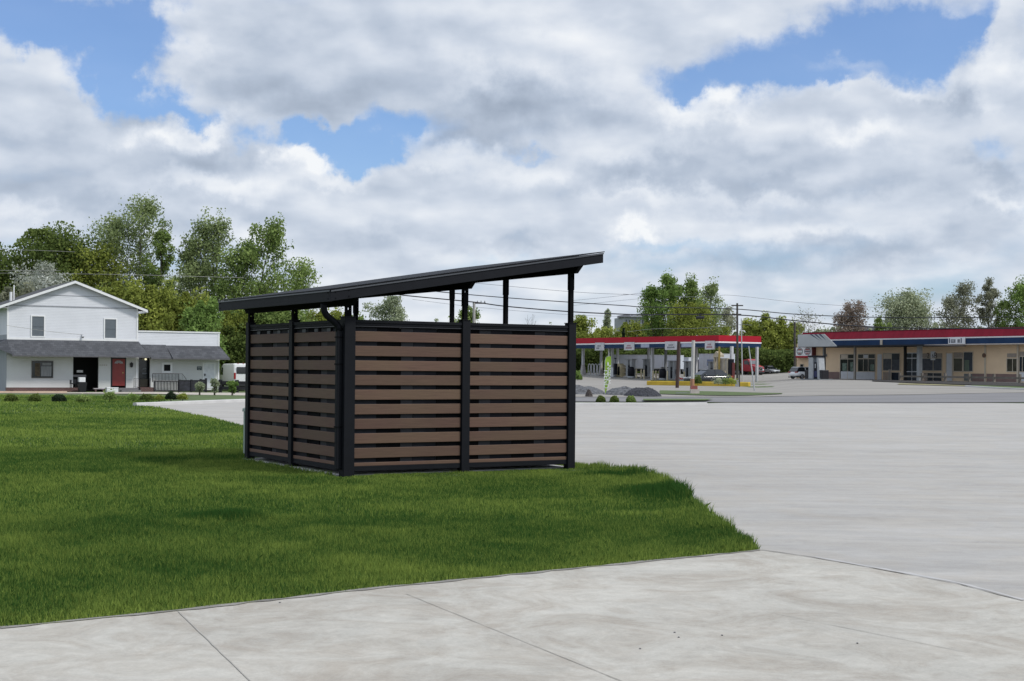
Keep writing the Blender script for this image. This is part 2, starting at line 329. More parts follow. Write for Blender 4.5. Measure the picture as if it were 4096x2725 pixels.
# saw cuts and the dirt line along the lawn
def strip(mb, pts, w, z, wob=0.0, seed=1):
    r = random.Random(seed); pts = [np.array(p, float) for p in pts]; q = []
    for a, b in zip(pts[:-1], pts[1:]):
        n = max(1, int(np.linalg.norm(b - a) / .12)); q += [a + (b - a) * i / n for i in range(n)]
    q.append(pts[-1]); L_, R_ = [], []
    for i, p in enumerate(q):
        d = q[min(i + 1, len(q) - 1)] - q[max(i - 1, 0)]; d = d / np.linalg.norm(d); nrm = np.array((-d[1], d[0])); ww = w * (1 + wob * r.uniform(-1, 1)) / 2; sh = nrm * w * wob * .4 * r.uniform(-1, 1)
        L_.append((*(p + nrm * ww + sh), z)); R_.append((*(p - nrm * ww + sh), z))
    k = len(q); mb.add(L_ + R_, [(i, i + 1, k + i + 1, k + i) for i in range(k - 1)])
mb = MB(); j0 = [G(712, 2454), G(990, 2725)]; j1 = [G(1625, 2384), G(2459, 2725)]; j2 = [G(3065, 2456), G(3873, 2621)]
strip(mb, [j0[0], (j0[1][0] + (j0[1][0] - j0[0][0]) * 2, j0[1][1] + (j0[1][1] - j0[0][1]) * 2)], .008, .0155, .3)
strip(mb, [j1[0], (j1[1][0] + (j1[1][0] - j1[0][0]) * 2, j1[1][1] + (j1[1][1] - j1[0][1]) * 2)], .005, .0155, .4, 2)
strip(mb, j2, .004, .0155, .5, 3)
tag(mb.build('sidewalk_joint', M_joint2), kind='structure')
mb = MB(); strip(mb, JT[:5], .022, .0158, .5, 5); strip(mb, FE, .05, .0162, .7, 6); tag(mb.build('joint', M_joint), kind='structure')
mb = MB(); strip(mb, [(p[0] + .03, p[1] + .09) for p in JT[1:5]], .08, .0054, .4, 7); tag(mb.build('joint_stain', mat('joint_wash', (.40, .395, .39), .9, var=.1)), kind='structure')
# kerb along the far side of the lot
def kerb(name, pts, w=.16, h=.12, m_=M_kerb, label=None):
    mb = MB(); pts = [np.array(p, float) for p in pts]; q = []
    for a, b in zip(pts[:-1], pts[1:]):
        n = max(1, int(np.linalg.norm(b - a) / 1.5)); q += [a + (b - a) * i / n for i in range(n)]
    q.append(pts[-1]); rings = []
    for i, p in enumerate(q):
        d = q[min(i + 1, len(q) - 1)] - q[max(i - 1, 0)]; d = d / np.linalg.norm(d); nrm = np.array((-d[1], d[0])); z = terr(*p)
        rings.append([(*(p - nrm * .02), z - .03), (*(p - nrm * 0.0), z + h * .8), (*(p + nrm * .03), z + h), (*(p + nrm * w), z + h), (*(p + nrm * w), z - .03)])
    mb.ring(rings); o = mb.build(name, m_); tag(o, kind='structure'); return o
kerb('kerb', KERB)
off = lambda pl, d: [(p[0], p[1] + d) for p in pl]
grid_sheet('mulch_bed', off(KERB[:4], .2), off(KERB[:4], 2.2), 2, 20, .05, M_mulch_shade)
# street, forecourt
RN = [(-30, 57.5), (2.6, 60.5), (8.2, 62.3), G(3100, 1608), G(3600, 1608), (25.8, 70.4), (60, 92.8)]
RF = [(-30, 66), (4, 69), (9.5, 71.5), (14.5, 74), (22, 79), (30, 86), (66, 108)]
RNs = [(2.6, 59.6), (8.2, 61.0)] + FAR[:3] + [(60, 92)]
RNs = RNs[:2] + [(x, y - d_) for (x, y), d_ in zip(RNs[2:], (.9, 1.6, 2.6, 4.5))]
grid_sheet('street', [(-3, 58.6)] + RNs, [(-3, 66)] + RF[1:], 4, 40, .03, M_asph)
grid_sheet('forecourt', [(-4, 66)] + RF[1:], [(-12, 215), (0, 215), (15, 215), (28, 215), (45, 215), (70, 215), (110, 215)], 36, 36, .045, M_fore)
# tyre-darkened lane across the forecourt and a grass verge on the near side of it
grid_sheet('verge', [(5.7, 60.5), (7.0, 61.0), (8.6, 61.7)], [(6.0, 63.6), (7.4, 64.4), (9.4, 65.0)], 3, 8, .09, M_turf)
v0 = [at(2640, 78), at(2790, 75), at(2900, 74.5), at(3020, 76), at(3130, 79)]; v1 = [at(2640, 92), at(2790, 90), at(2900, 88), at(3020, 85), at(3130, 80.5)]
grid_sheet('verge', [p[:2] for p in v0], [p[:2] for p in v1], 4, 14, .08, M_turf)
v0 = [at(3880, 103), at(4000, 98), at(4400, 89)]; v1 = [at(3890, 107.5), at(4010, 105), at(4400, 97)]
grid_sheet('verge', [p[:2] for p in v0], [p[:2] for p in v1], 3, 10, .09, M_turf)
grid_sheet('verge', [p[:2] for p in (at(3590, 108), at(3750, 105.5), at(3870, 103.5))], [p[:2] for p in (at(3600, 114), at(3760, 110), at(3870, 106.5))], 2, 8, .08, mat('dry_verge', (.22, .20, .10), .95, var=.3, vscale=2))
kerb('kerb', [p[:2] for p in (at(3860, 102.4), at(4000, 97), at(4096, 94.8), at(4400, 88))], .2, .15)
# sidewalk by the white house
grid_sheet('footpath', [p[:2] for p in (at(-300, 93), at(300, 96), at(620, 97.5), at(800, 95), at(1100, 94))], [p[:2] for p in (at(-300, 96), at(300, 99.5), at(620, 104), at(800, 103), at(1100, 105))], 3, 24, .05, mat('path_concrete', (.42, .38, .33), .9, var=.12))

grid_sheet('painted_shade_strip', [p[:2] for p in (at(3490, 124), at(3700, 113), at(3900, 108), at(4400, 99))], [p[:2] for p in (at(3490, 141), at(3700, 132), at(3900, 126), at(4400, 113))], 3, 20, .10, M_mulch_shade)  # shadow band before the shop, painted as a dark strip on the ground
# ------------------------------------------------------------------ the slatted enclosure with its sloping roof
def painted(name, col, rough=.5, spec=.4): return mat(name, col, rough, var=.10, vscale=6, bump=.10, bscale=160, spec=spec * .6)
M_blk = painted('black_powdercoat', (.0085, .0095, .0125), .6, .22)
M_blk2 = painted('black_trim', (.004, .0043, .0055), .8, .15)
M_fas = painted('black_fascia', (.011, .012, .0155), .6, .22)
M_edge = mat('drip_edge_metal', (.085, .09, .10), .45, .4, var=.05)
def boardmat():
    m = bpy.data.materials.new('composite_board'); m.use_nodes = True; nt = m.node_tree; L = nt.links.new; b = nt.nodes['Principled BSDF']; b.inputs['Roughness'].default_value = .62; b.inputs['Specular IOR Level'].default_value = .35
    tc = N_(m, 'ShaderNodeTexCoord'); oi = N_(m, 'ShaderNodeAttribute'); oi.attribute_name = 'tint'
    def nz(st, sc, det, rough):
        mp = N_(m, 'ShaderNodeMapping'); mp.inputs['Scale'].default_value = st; L(tc.outputs['Object'], mp.inputs[0]); n = N_(m, 'ShaderNodeTexNoise'); n.inputs['Scale'].default_value = sc; n.inputs['Detail'].default_value = det; n.inputs['Roughness'].default_value = rough; L(mp.outputs[0], n.inputs[0]); return n.outputs['Fac']
    g = nz((.9, .9, 22), 3.2, 6, .7); h = nz((.7, .7, 2.5), .9, 3, .5)
    mr = N_(m, 'ShaderNodeMapRange'); L(g, mr.inputs[0]); mr.inputs[1].default_value = .3; mr.inputs[2].default_value = .7; mr.inputs[3].default_value = .80; mr.inputs[4].default_value = 1.18
    mx = N_(m, 'ShaderNodeMix', data_type='RGBA'); mh = N_(m, 'ShaderNodeMapRange'); L(h, mh.inputs[0]); mh.inputs[1].default_value = .38; mh.inputs[2].default_value = .62; L(mh.outputs[0], mx.inputs[0]); mx.inputs[6].default_value = (.117, .065, .048, 1); mx.inputs[7].default_value = (.124, .078, .050, 1)
    ma = N_(m, 'ShaderNodeMath', operation='MULTIPLY_ADD'); L(oi.outputs['Fac'], ma.inputs[0]); ma.inputs[1].default_value = .38; ma.inputs[2].default_value = .80
    mm2 = N_(m, 'ShaderNodeMath', operation='MULTIPLY'); L(ma.outputs[0], mm2.inputs[0]); L(mr.outputs[0], mm2.inputs[1])
    sc = N_(m, 'ShaderNodeVectorMath', operation='SCALE'); L(mx.outputs[2], sc.inputs[0]); L(mm2.outputs[0], sc.inputs['Scale']); L(sc.outputs[0], b.inputs['Base Color'])
    bp = N_(m, 'ShaderNodeBump'); bp.inputs['Strength'].default_value = .25; bp.inputs['Distance'].default_value = .003; L(g, bp.inputs['Height']); L(bp.outputs[0], b.inputs['Normal'])
    return m
M_board = boardmat()
ENC = thing('enclosure', 'black framed enclosure with brown horizontal boards and a sloping black roof on the lawn', 'enclosure', (SC[0], SC[1], 0), TH)
W1, W2, D1, D2 = 1.79, 3.575, 1.865, 3.635
ZT, PW = 2.109, .062
def ztop(x): return 2.47 + (x + .4) * .163          # top of the fascia
posts = [(0, 0), (W1, 0), (W2, 0), (0, D1), (0, D2), (W2, D1), (W2, D2), (W1, D2)]
for i, (x, y) in enumerate(posts):
    mb = MB(); top = 2.150
    w = PW if i != 0 else .078
    mb.box(x - w, x + w, y - w, y + w, 0.0, top - .012); p = mb.build('post', M_blk, ENC, bevel=.004)
    mb = MB(); mb.box(x - w - .008, x + w + .008, y - w - .008, y + w + .008, top - .011, top); mb.build('cap', M_blk, p)
    # slim riser carrying the roof, with its open bracket
    zb = ztop(x) - .14 - .105; mb = MB(); s = .031
    mb.box(x - s, x + s, y - s, y + s, top + .001, zb - .052)
    mb.box(x - s - .006, x - s + .010, y - s - .004, y + s + .004, zb - .24, zb); mb.box(x + s - .010, x + s + .006, y - s - .004, y + s + .004, zb - .24, zb)
    mb.box(x - s, x + s, y - s, y + s, zb - .024, zb - .002)
    mb.build('riser', M_blk2, ENC)
# roof beams under the rafters, ends cut at an angle
for x in (0, W1, W2):
    zb = ztop(x) - .14 - .105; zt = zb + .13; mb = MB(); y0, y1 = -.27, D2 + .27
    mb.prism([(x - .03, y0 + .13, zb), (x - .03, y1 - .13, zb), (x - .03, y1, zb + .10), (x - .03, y1, zt), (x - .03, y0, zt), (x - .03, y0, zb + .10)], (.06, 0, 0))
    mb.build('roof_beam', M_blk2, ENC)
# rafters
RX0, RX1, RY0, RY1 = -.40, 3.92, -.33, 3.97
for y in (.05, .9, 1.8, 2.7, 3.58):
    mb = MB(); h = .11
    mb.prism([(RX0 + .05, y - .02, ztop(RX0 + .05) - .02 - h), (RX1 - .05, y - .02, ztop(RX1 - .05) - .02 - h), (RX1 - .05, y - .02, ztop(RX1 - .05) - .02), (RX0 + .05, y - .02, ztop(RX0 + .05) - .02)], (0, .04, 0))
    mb.build('rafter', M_blk2, ENC)
ROOF = MB().prism([(RX0 - .02, RY0 - .02, ztop(RX0 - .02) + .010), (RX1 + .01, RY0 - .02, ztop(RX1 + .01) + .010), (RX1 + .01, RY0 - .02, ztop(RX1 + .01) + .024), (RX0 - .02, RY0 - .02, ztop(RX0 - .02) + .024)], (0, RY1 - RY0 + .04, 0)).build('roof', M_blk, ENC)
# fascia: four boards, the low one doubles as the gutter
def fb(pts, off): return MB().prism(pts, off).build('fascia', M_fas, ENC, bevel=.004)
h = .142
rake = lambda y, s: fb([(RX0, y, ztop(RX0) - h), (RX1, y, ztop(RX1) - h), (RX1, y, ztop(RX1)), (RX0, y, ztop(RX0))], (0, s, 0))
rake(RY0, .025); rake(RY1, -.025)
MB().box(RX0 - .012, RX0 + .02, RY0 + .001, RY1 - .001, ztop(RX0) - h - .004, ztop(RX0) - .004).build('gutter', M_fas, ENC, bevel=.004)
MB().box(RX1 - .03, RX1 - .004, RY0 + .026, RY1 - .026, ztop(RX1) - h + .002, ztop(RX1) - .004).build('fascia', M_fas, ENC)
mb = MB()
mb.prism([(RX0, RY0 - .012, ztop(RX0) - .018), (RX1, RY0 - .012, ztop(RX1) - .018), (RX1, RY0 - .012, ztop(RX1) + .004), (RX0, RY0 - .012, ztop(RX0) + .004)], (0, .011, 0))
mb.box(RX0 - .024, RX0 - .013, RY0, RY1, ztop(RX0) - .016, ztop(RX0) + .003)
mb.build('drip_edge', M_edge, ENC)
for (x, dz) in ((-.33, .03), (-.33, .11), (-.14, .03), (-.14, .11)):
    z = ztop(x) - dz; MB().tube([(x, RY0 - .001, z), (x, RY0 - .008, z)], .008, 6).build('screw', M_blk2, ENC)
for (y, dz) in ((RY0 + .06, .03), (RY0 + .06, .11), (RY1 - .08, .03), (RY1 - .08, .11)):
    MB().tube([(RX0 - .013, y, ztop(RX0) - dz), (RX0 - .02, y, ztop(RX0) - dz)], .008, 6).build('screw', M_blk2, ENC)
# downspout with its swept elbow
el_ = [(-.340, .03, ztop(RX0) - h - .01), (-.340, .03, 2.27), (-.333, .03, 2.21), (-.305, .03, 2.165), (-.255, .03, 2.12), (-.195, .03, 2.08), (-.150, .03, 2.04), (-.124, .03, 2.0), (-.118, .03, 1.95)]
MB().tube(el_, [.044] * 9, 12).build('downspout_elbow', M_blk, ENC, smooth=True)
MB().box(-.156, -.076, -.012, .068, .10, 1.96).build('downspout', M_blk, ENC, bevel=.012)
for z in (1.86, 1.50, .66): MB().box(-.162, -.0745, -.017, .073, z, z + .018).build('strap', M_blk2, ENC)
# wall panels
rngp = random.Random(7)
def panel(x0, y0, x1, y1, nseg, hollow):
    """One bay of wall between two posts: rails, ten boards, dark slats closing the gaps from inside."""
    ang = math.atan2(y1 - y0, x1 - x0); L_ = math.hypot(x1 - x0, y1 - y0); c, s = math.cos(ang), math.sin(ang); a0, a1 = PW + .001, L_ - PW - .001
    e = bpy.data.objects.new('wall_panel', None); e.empty_display_size = .2; scene.collection.objects.link(e); e.parent = ENC; e.location = (x0, y0, 0); e.rotation_euler = (0, 0, ang)
    mb = MB(); mb.box(a0, a1, -.030, .030, 2.035, ZT); mb.box(a0, a1, -.044, -.031, 2.068, 2.108); mb.build('rail', M_blk, e, bevel=.003)
    mb = MB(); mb.box(a0, a1, -.028, .028, 2.008, 2.034); mb.m = 1; mb.box(a0, a1, -.036, -.0285, 2.018, 2.027); mb.build('channel', [M_blk2, mat('channel_lip', (.045, .045, .052), .4, .3)], e)
    mb = MB(); mb.box(a0, a1, -.032, .030, .072, .138); mb.build('rail', M_blk, e, bevel=.003)
    mb = MB(); mb.m = 0; nb = 0; tint = []
    for k in range(10):
        zt = 1.955 - .1965 * k; zb = max(zt - .138, .139); t = rngp.random()
        mb.box(a0 + .004, a1 - .004, -.030, -.006, zb + .0005, zt); tint += [t] * 6
    o = mb.build('board', M_board, e, bevel=0.005)
    a_ = o.data.attributes.new('tint', 'FLOAT', 'FACE'); a_.data.foreach_set('value', tint)
    mb = MB(); w = (a1 - a0) / nseg
    for k in range(nseg):                                               # backing slats of uneven depth
        d = rngp.choice((0, .006, .012)); top = 2.0075
        mb.m = (0, 1, 0, 2, 1)[(k * 2 + hollow + int(x0 * 3)) % 5]; mb.box(a0 + k * w + .001, a0 + (k + 1) * w - .001, .004 + d, .016 + d, .139, top)
    mb.build('slat', [mat('slat_black', (.011, .012, .017), .7, spec=.2), M_blk2, mat('slat_grey', (.019, .020, .026), .7)], e)
    for k in range(1, nseg if abs(x0 - x1) < .01 and x0 < 1 else 0, 2):                                         # short grey blocks in the gap above the top board
        MB().box(a0 + (k + .2) * w, a0 + (k + .75) * w, -.012, .003, 1.958, 2.004).build('gap_block', mat('gap_block_grey', (.050, .054, .062), .6), e)
panel(0, 0, W1, 0, 9, 0); panel(W1, 0, W2, 0, 9, 1)
panel(0, D2, 0, D1, 8, 0); panel(0, D1, 0, 0, 8, 0)
panel(W2, D2, W1, D2, 9, 0); panel(W1, D2, 0, D2, 9, 1)
# the gate bays on the lot side, their drop rods just off the ground
for ya, yb in ((0, D1), (D1, D2)):
    panel(W2, ya, W2, yb, 8, 1)
    mb = MB(); mb.box(W2 + .035, W2 + .055, ya + .12, ya + .14, .02, 1.2); mb.build('drop_rod', M_blk2, ENC)
MB().box(-.11, W2 + .10, .10, D2 + .1, .0, .022).build('pad', M_kerb, ENC, bevel=.006)
for k, x in enumerate((1.0, 2.55)):                                      # two dumpsters inside
    t = thing('dumpster', ('black wheeled dumpster inside the enclosure, nearer the downspout corner', 'black wheeled dumpster inside the enclosure, seen under its right-hand bay')[k], 'dumpster', (*SL(x, 1.5), .045), TH, 'dumpsters inside the enclosure')
    mb = MB(); mb.ring([[(-.5, -.55, .16), (.5, -.55, .16), (.5, .55, .16), (-.5, .55, .16)], [(-.62, -.7, 1.1), (.62, -.7, 1.1), (.62, .7, 1.1), (-.62, .7, 1.1)]]); mb.box(-.64, .64, -.72, .72, 1.10, 1.15); mb.build('body', M_blk2, t)
    MB().prism([(-.63, -.71, 1.152), (.63, -.71, 1.152), (.63, .71, 1.30), (-.63, .71, 1.30)], (0, 0, .03)).build('lid', M_blk, t)
    for cx, cy in ((-.42, -.45), (.42, -.45), (-.42, .45), (.42, .45)):
        mb = MB(); mb.tube([(cx - .03, cy, .065), (cx + .03, cy, .065)], .065, 12); mb.box(cx - .045, cx + .045, cy - .02, cy + .02, .07, .16); mb.build('caster', M_blk2, t)
# grey-green utility pedestal hiding behind the far left post
x, y = -4.235, 22.75; M_ped = painted('utility_green', (.28, .34, .30), .55)
t = thing('utility_pedestal', 'pale grey-green utility pedestal half hidden behind the far left post of the enclosure', 'utility box', (x, y, 0), TH)
MB().box(-.11, .11, -.11, .11, 0, .72).build('body', M_ped, t, bevel=.01)
mb = MB(); mb.ring([[(-.125, -.125, .721), (.125, -.125, .721), (.125, .125, .721), (-.125, .125, .721)], [(-.12, -.12, .77), (.12, -.12, .77), (.12, .12, .77), (-.12, .12, .77)], [(-.07, -.07, .80), (.07, -.07, .80), (.07, .07, .80), (-.07, .07, .80)]]); mb.build('lid', M_ped, t)

# ------------------------------------------------------------------ grass
def pip(x, y, poly):
    inside = np.zeros(len(x), bool); n = len(poly)
    for i in range(n):
        (x1, y1), (x2, y2) = poly[i], poly[(i + 1) % n]
        c = ((y1 > y) != (y2 > y)) & (x < (x2 - x1) * (y - y1) / (y2 - y1 + 1e-12) + x1); inside ^= c
    return inside
def vnoise(x, y, s, seed):
    """Smooth value noise, vectorised."""
    g = np.random.default_rng(seed).random((257, 257)); X = (x * s + 60) % 256; Y = (y * s + 3) % 256; i = X.astype(int); j = Y.astype(int); fx = X - i; fy = Y - j
    fx = fx * fx * (3 - 2 * fx); fy = fy * fy * (3 - 2 * fy)
    return (g[i, j] * (1 - fx) + g[i + 1, j] * fx) * (1 - fy) + (g[i, j + 1] * (1 - fx) + g[i + 1, j + 1] * fx) * fy
LAWN = [FL] + [(p[0] - .01, p[1] + .015) for p in FE] + EDGE[1:] + BACK + LE + [KERB[0], (-14.5, 62), (-60, 62), (-60, 10)]
FRW = [SL(-.3, -1.0), SL(W2 + .1, -1.3), SL(W2 + .1, .12), SL(-.3, .12)]; FLW = [SL(-.9, .2), SL(-.15, .2), SL(-.15, D2), SL(-.9, D2)]
PADW = [SL(-.10, .0), SL(W2 + .1, .06), SL(W2 + .1, D2 + .1), SL(-.10, D2 + .1)]
rg = np.random.default_rng(3)
def blades(n, d0, d1, wid, hgt, seed):
    r = np.random.default_rng(seed); m = int(n)
    D = np.sqrt(r.random(m) * (d1 ** 2 - d0 ** 2) + d0 ** 2); X = (r.random(m) * (.40 + .42) - .42) * D - 1.0 + r.random(m) * 1.0
    k = pip(X, D, LAWN) & ~pip(X, D, PADW); X, D = X[k], D[k]; m = len(X)
    a = r.random(m) * 2 * np.pi; lean = r.normal(0, .38, m); la = r.random(m) * 2 * np.pi
    patch = vnoise(X, D, .9, 5); big = vnoise(X, D, .28, 6); clump = vnoise(X, D, 4.0, 8)
    h = hgt * (.45 + .8 * r.random(m)) * (.70 + .35 * patch + .45 * clump)
    dry = vnoise(X, D, 1.7, 21); tint = .43 + .55 * (big - .5) + .48 * (patch - .5) + .35 * (clump - .5) + .35 * np.maximum(0, dry - .62) / .38 + r.normal(0, .33, m); tone = np.zeros(m)
    for (px, py, rx, ry, hh) in ((893, 2078, .32, .35, 1.5), (1010, 2090, .22, .25, 1.25), (2640, 1985, .55, .8, 1.55), (400, 2120, .6, .7, 1.15), (2420, 1905, .6, .3, 1.35), (1390, 2110, .5, .5, 1.05), (700, 1840, 1.2, .8, 1.2), (1100, 1930, 1.2, .5, 1.1), (330, 1890, .8, .7, 1.2)):
        gx, gy = G(px, py); q = np.exp(-((X - gx) / rx) ** 2 - ((D - gy) / ry) ** 2); q = q * (q > .15); h *= 1 + (hh - 1) * 2.2 * q; tint -= .9 * q * (hh > 1.3) + .25 * q
    h *= np.where(pip(X, D, FRW), .25 + .45 * clump, 1.0) * np.where(pip(X, D, FLW), .7, 1.0)
    ed = np.full(m, 9.0)                                                 # taller fringe along the right-hand edge, trampled along the walk
    for p, q_ in zip(EDGE[:-1], EDGE[1:]):
        p = np.array(p); q_ = np.array(q_); t = np.clip(((X - p[0]) * (q_ - p)[0] + (D - p[1]) * (q_ - p)[1]) / ((q_ - p) @ (q_ - p)), 0, 1); ed = np.minimum(ed, np.hypot(X - p[0] - t * (q_ - p)[0], D - p[1] - t * (q_ - p)[1]))
    h *= 1 + 1.0 * np.exp(-(ed / .28) ** 2) * (.5 + clump)
    ew = np.abs((X - FE[0][0]) * d0n[1] - (D - FE[0][1]) * d0n[0]); h *= 1 - .45 * np.exp(-(ew / .12) ** 2); tint += .9 * np.exp(-(ew / .10) ** 2) * (r.random(m) < .5)
    w = wid * (.6 + .8 * r.random(m)); ca, sa = np.cos(a), np.sin(a)
    base = np.stack([X, D, np.full(m, .004)], 1); side = np.stack([ca, sa, np.zeros(m)], 1) * w[:, None] / 2
    ld = np.stack([np.cos(la), np.sin(la), np.zeros(m)], 1); mid = base + ld * (h * np.sin(lean) * .35)[:, None] + np.array([0, 0, 1]) * (h * .55)[:, None]; tip = base + ld * (h * np.sin(lean))[:, None] + np.array([0, 0, 1]) * (h * np.cos(lean * .8))[:, None]
    V = np.stack([base - side, base + side, mid + side * .75, tip, mid - side * .75], 1).reshape(-1, 3)
    return V, np.clip(tint, 0, 1)
dd = np.array(FE[-1]) - np.array(FE[0]); d0n = dd / np.linalg.norm(dd)
V, T = [], []
for args in ((620000, 6.5, 13.5, .0046, .046, 1), (640000, 13.5, 24, .0075, .046, 2), (280000, 24, 40, .014, .050, 3), (190000, 40, 62, .022, .050, 4)):
    v_, t_ = blades(*args); V.append(v_); T.append(t_)
M_grass = leafmat('grass_blade', (.046, .115, .026), (.285, .370, .080), .38)
o = np_mesh('grass', np.concatenate(V), 5, M_grass, np.concatenate(T)); tag(o, 'short green lawn grass with darker tufts', 'grass', kind='stuff')
# ------------------------------------------------------------------ the white house across the lawn
def siding(name, col, pitch=.10, depth=.5):
    m = mat(name, col, .6, var=.05, vscale=.8); nt = m.node_tree; b = nt.nodes['Principled BSDF']
    tc = N_(m, 'ShaderNodeTexCoord'); sp = N_(m, 'ShaderNodeSeparateXYZ'); nt.links.new(tc.outputs['Object'], sp.inputs[0])
    d = N_(m, 'ShaderNodeMath', operation='DIVIDE'); nt.links.new(sp.outputs[2], d.inputs[0]); d.inputs[1].default_value = pitch
    f = N_(m, 'ShaderNodeMath', operation='FRACT'); nt.links.new(d.outputs[0], f.inputs[0])
    bp = N_(m, 'ShaderNodeBump'); bp.inputs['Strength'].default_value = depth; bp.inputs['Distance'].default_value = .03; bp.invert = True
    nt.links.new(f.outputs[0], bp.inputs['Height']); nt.links.new(bp.outputs[0], b.inputs['Normal']); return m
def bricks(name, c1, c2, mortar, sx, sy, off=.5, rough=.85, ms=.015, plane='xz', bump=.3):
    m = bpy.data.materials.new(name); m.use_nodes = True; nt = m.node_tree; b = nt.nodes['Principled BSDF']; b.inputs['Roughness'].default_value = rough; L = nt.links.new
    tc = N_(m, 'ShaderNodeTexCoord'); sp = N_(m, 'ShaderNodeSeparateXYZ'); L(tc.outputs['Object'], sp.inputs[0]); cb = N_(m, 'ShaderNodeCombineXYZ')
    L(sp.outputs[0], cb.inputs[0]); L(sp.outputs[2 if plane == 'xz' else 1], cb.inputs[1])
    t = N_(m, 'ShaderNodeTexBrick'); L(cb.outputs[0], t.inputs[0]); t.inputs['Scale'].default_value = 1; t.inputs['Brick Width'].default_value = sx; t.inputs['Row Height'].default_value = sy; t.inputs['Mortar Size'].default_value = ms
    t.inputs['Color1'].default_value = (*c1, 1); t.inputs['Color2'].default_value = (*c2, 1); t.inputs['Mortar'].default_value = (*mortar, 1); t.offset = off
    n = N_(m, 'ShaderNodeTexNoise'); n.inputs['Scale'].default_value = 1.5; n.inputs['Detail'].default_value = 5; L(tc.outputs['Object'], n.inputs[0]); mr = N_(m, 'ShaderNodeMapRange'); L(n.outputs['Fac'], mr.inputs[0]); mr.inputs[3].default_value = .72; mr.inputs[4].default_value = 1.3
    sc = N_(m, 'ShaderNodeVectorMath', operation='SCALE'); L(t.outputs[0], sc.inputs[0]); L(mr.outputs[0], sc.inputs['Scale']); L(sc.outputs[0], b.inputs['Base Color'])
    bp = N_(m, 'ShaderNodeBump'); bp.inputs['Strength'].default_value = bump; bp.inputs['Distance'].default_value = .01; bp.invert = True; L(t.outputs['Fac'], bp.inputs['Height']); L(bp.outputs[0], b.inputs['Normal']); return m
M_wsid = siding('white_siding', (.62, .64, .68), .115, .55)
M_wsid2 = siding('cream_siding', (.60, .61, .60), .115, .5)
M_board_v = mat('grey_boards', (.30, .32, .35), .7, var=.15, vscale=2, stretch=(6, 6, .3))
M_wtrim = mat('white_trim', (.76, .77, .78), .5, var=.04)
M_shin = bricks('grey_shingles', (.050, .054, .063), (.080, .084, .095), (.03, .03, .036), .30, .14, ms=.006)
M_shin_d = bricks('dark_shingles', (.05, .052, .058), (.07, .072, .08), (.03, .03, .035), .30, .14, ms=.006, plane='xy')
M_glass = mat('dark_glass', (.018, .022, .026), .12, var=.3, vscale=1.5, spec=.6)
M_blind = mat('window_blind', (.115, .135, .155), .3, var=.08, vscale=2, spec=.6)
M_void = mat('dark_interior', (.004, .004, .0045), .9)
M_reddoor = mat('red_door_paint', (.235, .030, .026), .45, var=.1)
M_blackp = mat('black_paint', (.008, .008, .012), .5)
M_brick = bricks('red_brick', (.13, .038, .034), (.095, .035, .034), (.14, .12, .11), .22, .075)
M_stone = mat('step_stone', (.17, .165, .17), .85, var=.15)
PA = P(27, 1400, 102.0); PB = P(555, 1400, 106.6)
HZ = terr(-33, 104)
W = Wall((PA.x, PA.y), (PB.x, PB.y), HZ)
def r1(x, y): return x * .42427, 1060 + y * .42436        # coordinates read off the enlargement of the left quarter
def wq(x, y, out=0.0): return W.q(*r1(x, y), out)
HOUSE = thing('house', 'white two-storey gabled house with low annex and grey shingled porch roof behind the shrubs', 'house', (PA.x, PA.y, HZ), W.rz)
def face_box(mb, a, b, y0, y1, out=0.0):                   # box between two picked corners on the front plane, from y0 (outer) to y1 (inner)
    (xa, za), (xb, zb) = wq(*a, out), wq(*b, out); return mb.box(xa, xb, y0, y1, zb, za)
LM = wq(1300, 720)[0]                                      # right end of the two-storey part
LA = wq(2068, 800)[0]
zE = wq(60, 370)[1]; zE2 = wq(1300, 405)[1]; zE = (zE + zE2) / 2; zPk = wq(697, 150)[1]; zMid = (wq(60, 700)[1] + wq(1300, 722)[1]) / 2
zBr = wq(100, 1155)[1]; DEP = 11.0
# main block: upper storey and gable, lower storey
mb = MB(); mb.prism([(0, 0, zMid), (LM, 0, zMid), (LM, 0, zE), (LM / 2, 0, zPk - .12), (0, 0, zE)], (0, DEP, 0)); WALL = mb.build('upper_wall', M_wsid, HOUSE)
open_l, open_r = wq(690, 900)[0], wq(930, 900)[0]; door_l, door_r = wq(1045, 900)[0], wq(1190, 900)[0]; st_l, st_r = wq(1308, 950)[0], wq(1413, 950)[0]
mb = MB(); zb = zBr
mb.box(0, open_l, 0, .2, zb, zMid - .001); mb.box(open_r, door_l, 0, .2, zb - .1, zMid - .001); mb.box(door_r, st_l, 0, .2, zb - .1, zMid - .001)
mb.box(open_l, open_r, 0, .2, wq(800, 855)[1], zMid - .001); mb.box(door_l, door_r, 0, .2, wq(1100, 860)[1], zMid - .001)
mb.box(.0, .2, .201, DEP, 0, zMid - .001); mb.box(LM - .2, LM, .201, DEP, 0, zMid - .001); mb.box(.201, LM - .201, DEP - .2, DEP, 0, zMid - .001)
mb.build('lower_wall', M_wsid2, HOUSE)
MB().box(-.02, -.001, -.01, DEP, 0, zMid + .35).build('side_cladding', M_board_v, HOUSE)
MB().box(.21, LA - .1, 1.6, 1.7, 0, zMid - .3).build('inner_wall', M_void, HOUSE)
MB().box(.21, LM - .21, .25, DEP - .3, .10, .12).build('floor', M_void, HOUSE)
# brick foundation, porch slab
MB().box(-.03, wq(742, 1160)[0], -.06, .19, .02, zBr - .001).build('foundation', M_brick, HOUSE)
MB().box(.3, wq(740, 1180)[0], -1.35, -.061, -.05, wq(400, 1178)[1]).build('porch_base', M_brick, HOUSE)
